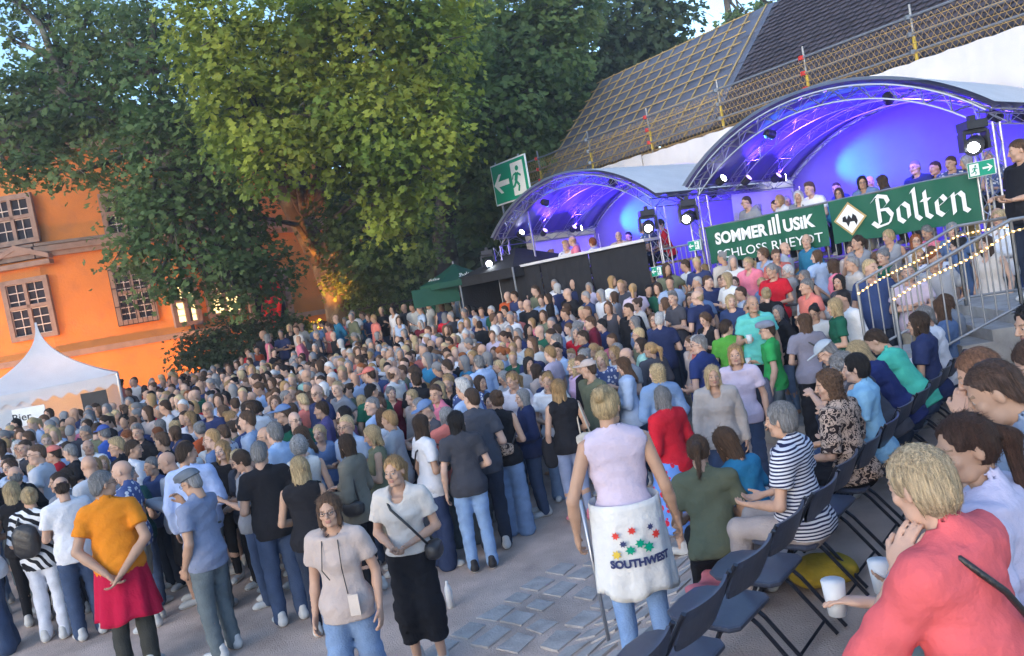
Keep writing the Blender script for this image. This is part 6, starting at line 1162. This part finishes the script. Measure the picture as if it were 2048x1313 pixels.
def rnd_person(x, y, z, rz, where, group, res='mid', poses=None, seated=False, tries=30):
    for _ in range(tries):
        fem = random.random() < .52; cn, c = COLS[RNG.choice(len(COLS), p=CWT)]; hn, hc = HC[RNG.choice(len(HC), p=HWT)]
        hk = random.choice(['long', 'long', 'bob', 'bob', 'pony', 'bun', 'pixie', 'longcurl', 'curly'] if fem else ['short', 'short', 'short', 'buzz', 'fringe', 'quiff', '']); gk = random.choice(['tee', 'tee', 'tank', 'half', 'long', 'jacket'] if fem else ['tee', 'tee', 'polo', 'long', 'tee'])
        gl = random.random() < .22; cap = None
        if not fem and random.random() < .08: capn, capc = random.choice(COLS); cap = ('cap', capc)
        ht = {'long': 'long %s hair', 'bob': '%s bob', 'pony': '%s ponytail', 'bun': '%s hair in a bun', 'pixie': 'cropped %s hair', 'longcurl': 'long wavy %s hair', 'curly': 'curly %s hair', 'short': 'short %s hair', 'buzz': 'shaved %s hair', 'fringe': 'balding %s head', 'quiff': 'swept %s hair', '': 'bald head'}[hk]; ht = ht % hn if '%' in ht else ht
        gt = {'tee': 'tee', 'tank': 'sleeveless top', 'half': 'blouse', 'long': 'long shirt', 'jacket': 'jacket', 'polo': 'polo shirt'}[gk]
        lab = '%s with %s in %s %s%s %s' % ('woman' if fem else 'man', ht, cn, gt, ' and glasses' if gl and len(ht.split()) < 4 and gk not in ('long',) else '', where)
        if cap: lab = 'man in %s cap and %s %s %s' % (capn, cn, gt, where); hk = 'short'
        if lab not in USED: break
    USED.add(lab); pn = random.choice(poses or ['down', 'down2', 'cup', 'cup2', 'fold', 'cross', 'phone', 'hip', 'back', 'behind'])
    lk = random.choice(['jeans', 'slim', 'jeans', 'wide'] if fem else ['jeans', 'jeans', 'shorts']); lc = random.choice([JNB, JDK, JLT, BLK, JGY, (.3,.27,.22)])
    h = random.gauss(1.65, .06) if fem else random.gauss(1.77, .07); cc = tuple(np.clip(np.array(c)*random.uniform(.8, 1.2), 0, .75))
    return person(pn, (x, y, z), rz, h, fem, (gk, cc), (lk, lc), (hk, tuple(np.array(hc)*random.uniform(.75, 1.25))), res=res, label=lab, group=group, glasses=gl, hat=cap, mirror=random.random() < .5, want_shoes=y < 9.8 or z > .9, heavy=0 if fem or random.random() < .6 else .03, wide=random.uniform(.97, 1.06), smat=random.choice(['stripes', 'dots', 'plaid']) if cn in ('white', 'lilac', 'light blue') and random.random() < .25 else None)
face_t = math.atan2(TW.x, -TW.y)
for t0, t1, nn, where in ((.35, 5.0, 17, 'behind the green banners'), (6.6, 11.3, 11, 'behind the black counter')):
    for i in range(nn):
        t = t0+(t1-t0)*(i+random.uniform(.1, .9))/nn; w = random.choice([.72, .78, 1.45, 1.5]); p = tp(t, w, DECK); sit = True
        rz = math.atan2(-(-TW.x), -TW.y)+random.gauss(0, .6)
        rnd_person(p.x, p.y, DECK+(.12 if sit else 0), rz, where, 'guests in the pavilions', poses=['sit', 'sit2'] if sit else ['fold', 'cup', 'cross']); PLACED.append((p.x, p.y))
for t0, t1, lab in ((.3, 5.0, 'long bench behind the green banners'), (6.5, 11.4, 'long bench behind the black counter')):
    for w in (.68, 1.42):
        e = tag(empty('bench', tp((t0+t1)/2, w, DECK)), lab+(' by the front edge' if w < 1 else ' in the second line'), 'bench', 'pavilion benches'); mb = MB(); mb.beam(tp(t0, w, .50)-Vector((e.location.x, e.location.y, 0)), tp(t1, w, .50)-Vector((e.location.x, e.location.y, 0)), .3, .05); obj('seat', mb, MT['timber'], e)
        for t in (t0+.3, t1-.3): mb = MB(); mb.box(tp(t, w, .24)-Vector((e.location.x, e.location.y, 0)), (.06, .25, .475)); obj('leg', mb, MT['timber'], e)
# ---------------------------------------------------------------- the crowd: sample standing places, nearest become people of their own
TGT = Vector((-15, 2.5, 0)); pcx, pcy = pc.x, pc.y
def allowed(x, y):
    n, s = ns(x, y); d, t = dT(x, y), tT(x, y); u = x/y
    if u < -.76 or u > .74: return False
    if s < 7.2 and n < 3.9: return False
    if s >= 7.2 and n < 1.9-(s-7.2)*.4 and n < 1.9: 
        if not (d > .15 and d < 3.2): return False
    if x > 3.4 and y < 9.8 and n < 2.3: return False
    if -3 < t < 13 and d < .12: return False
    if y > 23.6 or (x < -8.5 and y > 22.2): return False
    if x < -8 and y > 21.3-(x+8)*.0: return y < 22
    if (x-pcx)**2+(y-pcy)**2 < 7.2: return False
    if y < 7.9 and x < -.3: return False
    if y < 8.3 and x >= -.3: return False
    if (x-uc.x)**2+(y-uc.y)**2 < .3 or (abs(x-gc.x) < 1.3 and abs(y-gc.y) < 1.3): return False
    return True
cand = []; cell = {}
def ok_dist(x, y, r):
    i, j = int(x/.6), int(y/.6)
    for a in range(i-1, i+2):
        for b in range(j-1, j+2):
            for (p, q) in cell.get((a, b), ()):
                if (p-x)**2+(q-y)**2 < r*r: return False
    return True
for (p, q) in PLACED: cell.setdefault((int(p/.6), int(q/.6)), []).append((p, q))
for _ in range(110000):
    x, y = random.uniform(-17, 10), random.uniform(7.5, 23.6)
    if not allowed(x, y): continue
    r = .45 if y < 12 else .37
    if dT(x, y) < 3.3 and -2 < tT(x, y) < 12.4: r = .43
    if y > 20.5 and x > -7: r = .5
    if ok_dist(x, y, r): cell.setdefault((int(x/.6), int(y/.6)), []).append((x, y)); cand.append((x, y))
cand.sort(key=lambda q: q[1])
def where_of(x, y):
    if (x-pcx)**2+(y-pcy)**2 < 25: return 'near the white pagoda tent'
    if dT(x, y) < 3.4 and -2 < tT(x, y) < 12.4: return 'below the %s' % ('green banners' if tT(x, y) < 5.6 else 'black counter')
    if y > 19: return 'under the plane trees' if x > -8 else 'along the castle wall'
    if x < -6: return 'towards the castle'
    return 'in the packed courtyard'
def facing(x, y):
    d = TGT-Vector((x, y, 0)); a = math.atan2(-d.x, d.y)
    if random.random() < .28: a += random.uniform(-2.6, 2.6)
    else: a += random.gauss(0, .45)
    return a
n_single = 300-len([o for o in bpy.data.objects if o.name.startswith('person')])
steps = [q for q in cand if dT(*q) < 3.4 and -2 < tT(*q) < 12.4]; rest = [q for q in cand if q not in set(steps)]
chosen = (steps[:60]+rest)[:n_single]; chs = set(chosen)
for (x, y) in chosen: rnd_person(x, y, stand_z(x, y)-.005, facing(x, y), where_of(x, y), 'guests in the crowd')
# everyone farther back as one mass of small figures
def raw(me, ratio):
    me = dec(me.copy(), ratio); me.calc_loop_triangles(); V = np.empty(len(me.vertices)*3, np.float32); me.vertices.foreach_get('co', V); F = np.empty(len(me.loop_triangles)*3, np.int32); me.loop_triangles.foreach_get('vertices', F); return V.reshape(-1, 3), F.reshape(-1, 3)
tmpl = []
for pn, fem, gk, hk in (('down2', 0, 'tee', 'short'), ('cup', 0, 'polo', 'short'), ('cross', 0, 'tee', 'buzz'), ('fold', 1, 'tee', 'long'), ('down', 1, 'tank', 'bob'), ('phone', 1, 'tee', 'pony'), ('back', 1, 'long', 'bun'), ('hip', 1, 'tee', 'longcurl'), ('behind', 0, 'long', ''), ('cup2', 0, 'tee', 'short')):
    parts = []; P = POSES[pn]; HM = np.array(P['HR'])
    for ci, me in ((0, body_mesh(pn, bool(fem), .05, .019, None)), (1, shirt_mesh(pn, gk, bool(fem), 0, .055)), (2, legs_mesh(pn, 'jeans', bool(fem), 0, .075))): parts.append((ci, *raw(me, (.34, .9, .5)[ci])))
    if hk: V, F = raw(hair_mesh(hk, .02), .38); parts.append((3, (V*HS) @ HM.T+P['hc'], F))
    off = 0; Vs, Fs, Cs = [], [], []
    for ci, V, F in parts: Vs.append(V); Fs.append(F+off); Cs.append(np.full(len(V), ci)); off += len(V)
    tmpl.append((np.concatenate(Vs), np.concatenate(Fs), np.concatenate(Cs)))
mass = [q for q in cand if q not in chs]; VV, FF, CC = [], [], []; off = 0
for (x, y) in mass:
    V, F, C = random.choice(tmpl); a = facing(x, y); k = random.gauss(1.0, .035); c, s = math.cos(a), math.sin(a); Rz = np.array([[c, -s, 0], [s, c, 0], [0, 0, 1]]); sk = np.array(random.choice(SKIN)); sh = np.array(COLS[RNG.choice(len(COLS), p=CWT)][1])*random.uniform(.8, 1.2); hc = np.array(HC[RNG.choice(len(HC), p=HWT)][1])*random.uniform(.7, 1.2)
    pal = np.stack([sk, np.clip(sh, 0, .75), np.array(random.choice([JNB, JDK, BLK, JGY])), hc]); VV.append((V*k) @ Rz.T+np.array((x, y, stand_z(x, y)))); FF.append(F+off); CC.append(pal[C]); off += len(V)
if VV:
    me = np_mesh('crowd', np.concatenate(VV), np.concatenate(FF)); at_ = me.color_attributes.new('col', 'FLOAT_COLOR', 'POINT'); CA = np.concatenate([np.concatenate(CC), np.ones((off, 1))], 1).astype(np.float32); at_.data.foreach_set('color', CA.ravel())
    m_ = bpy.data.materials.new('crowd_cloth'); m_.use_nodes = True; an = m_.node_tree.nodes.new('ShaderNodeAttribute'); an.attribute_name = 'col'; bs = m_.node_tree.nodes['Principled BSDF']; bs.inputs['Roughness'].default_value = .8; bs.inputs['Specular IOR Level'].default_value = .2; m_.node_tree.links.new(an.outputs['Color'], bs.inputs['Base Color'])
    tag(link('crowd', me, m_), 'dense far part of the concert crowd reaching to the castle', 'crowd', kind='stuff')
bpy.data.scenes.remove(_tmp)
print('PEOPLE', len(HERO), 'single', len(chosen), 'mass', len(mass), 'tris', sum(sum(len(p.vertices)-2 for p in m.polygons) if len(m.polygons) < 2000 else len(m.polygons)*2 for m in bpy.data.meshes))
# ---------------------------------------------------------------- thin smoke and dusk haze over the whole place
hz = MB(); hz.box((0, 10, 11.8), (820, 820, 26.6)); ho = tag(obj('haze', hz, None), 'thin blue dusk haze hanging over the courtyard', 'haze', kind='stuff')
hm = bpy.data.materials.new('haze'); hm.use_nodes = True; hm.node_tree.nodes.remove(hm.node_tree.nodes['Principled BSDF']); pv = hm.node_tree.nodes.new('ShaderNodeVolumePrincipled'); pv.inputs['Density'].default_value = .0018; pv.inputs['Color'].default_value = (.88, .88, .95, 1); pv.inputs['Anisotropy'].default_value = .2
hm.node_tree.links.new(pv.outputs[0], hm.node_tree.nodes['Material Output'].inputs['Volume']); ho.data.materials.clear(); ho.data.materials.append(hm)
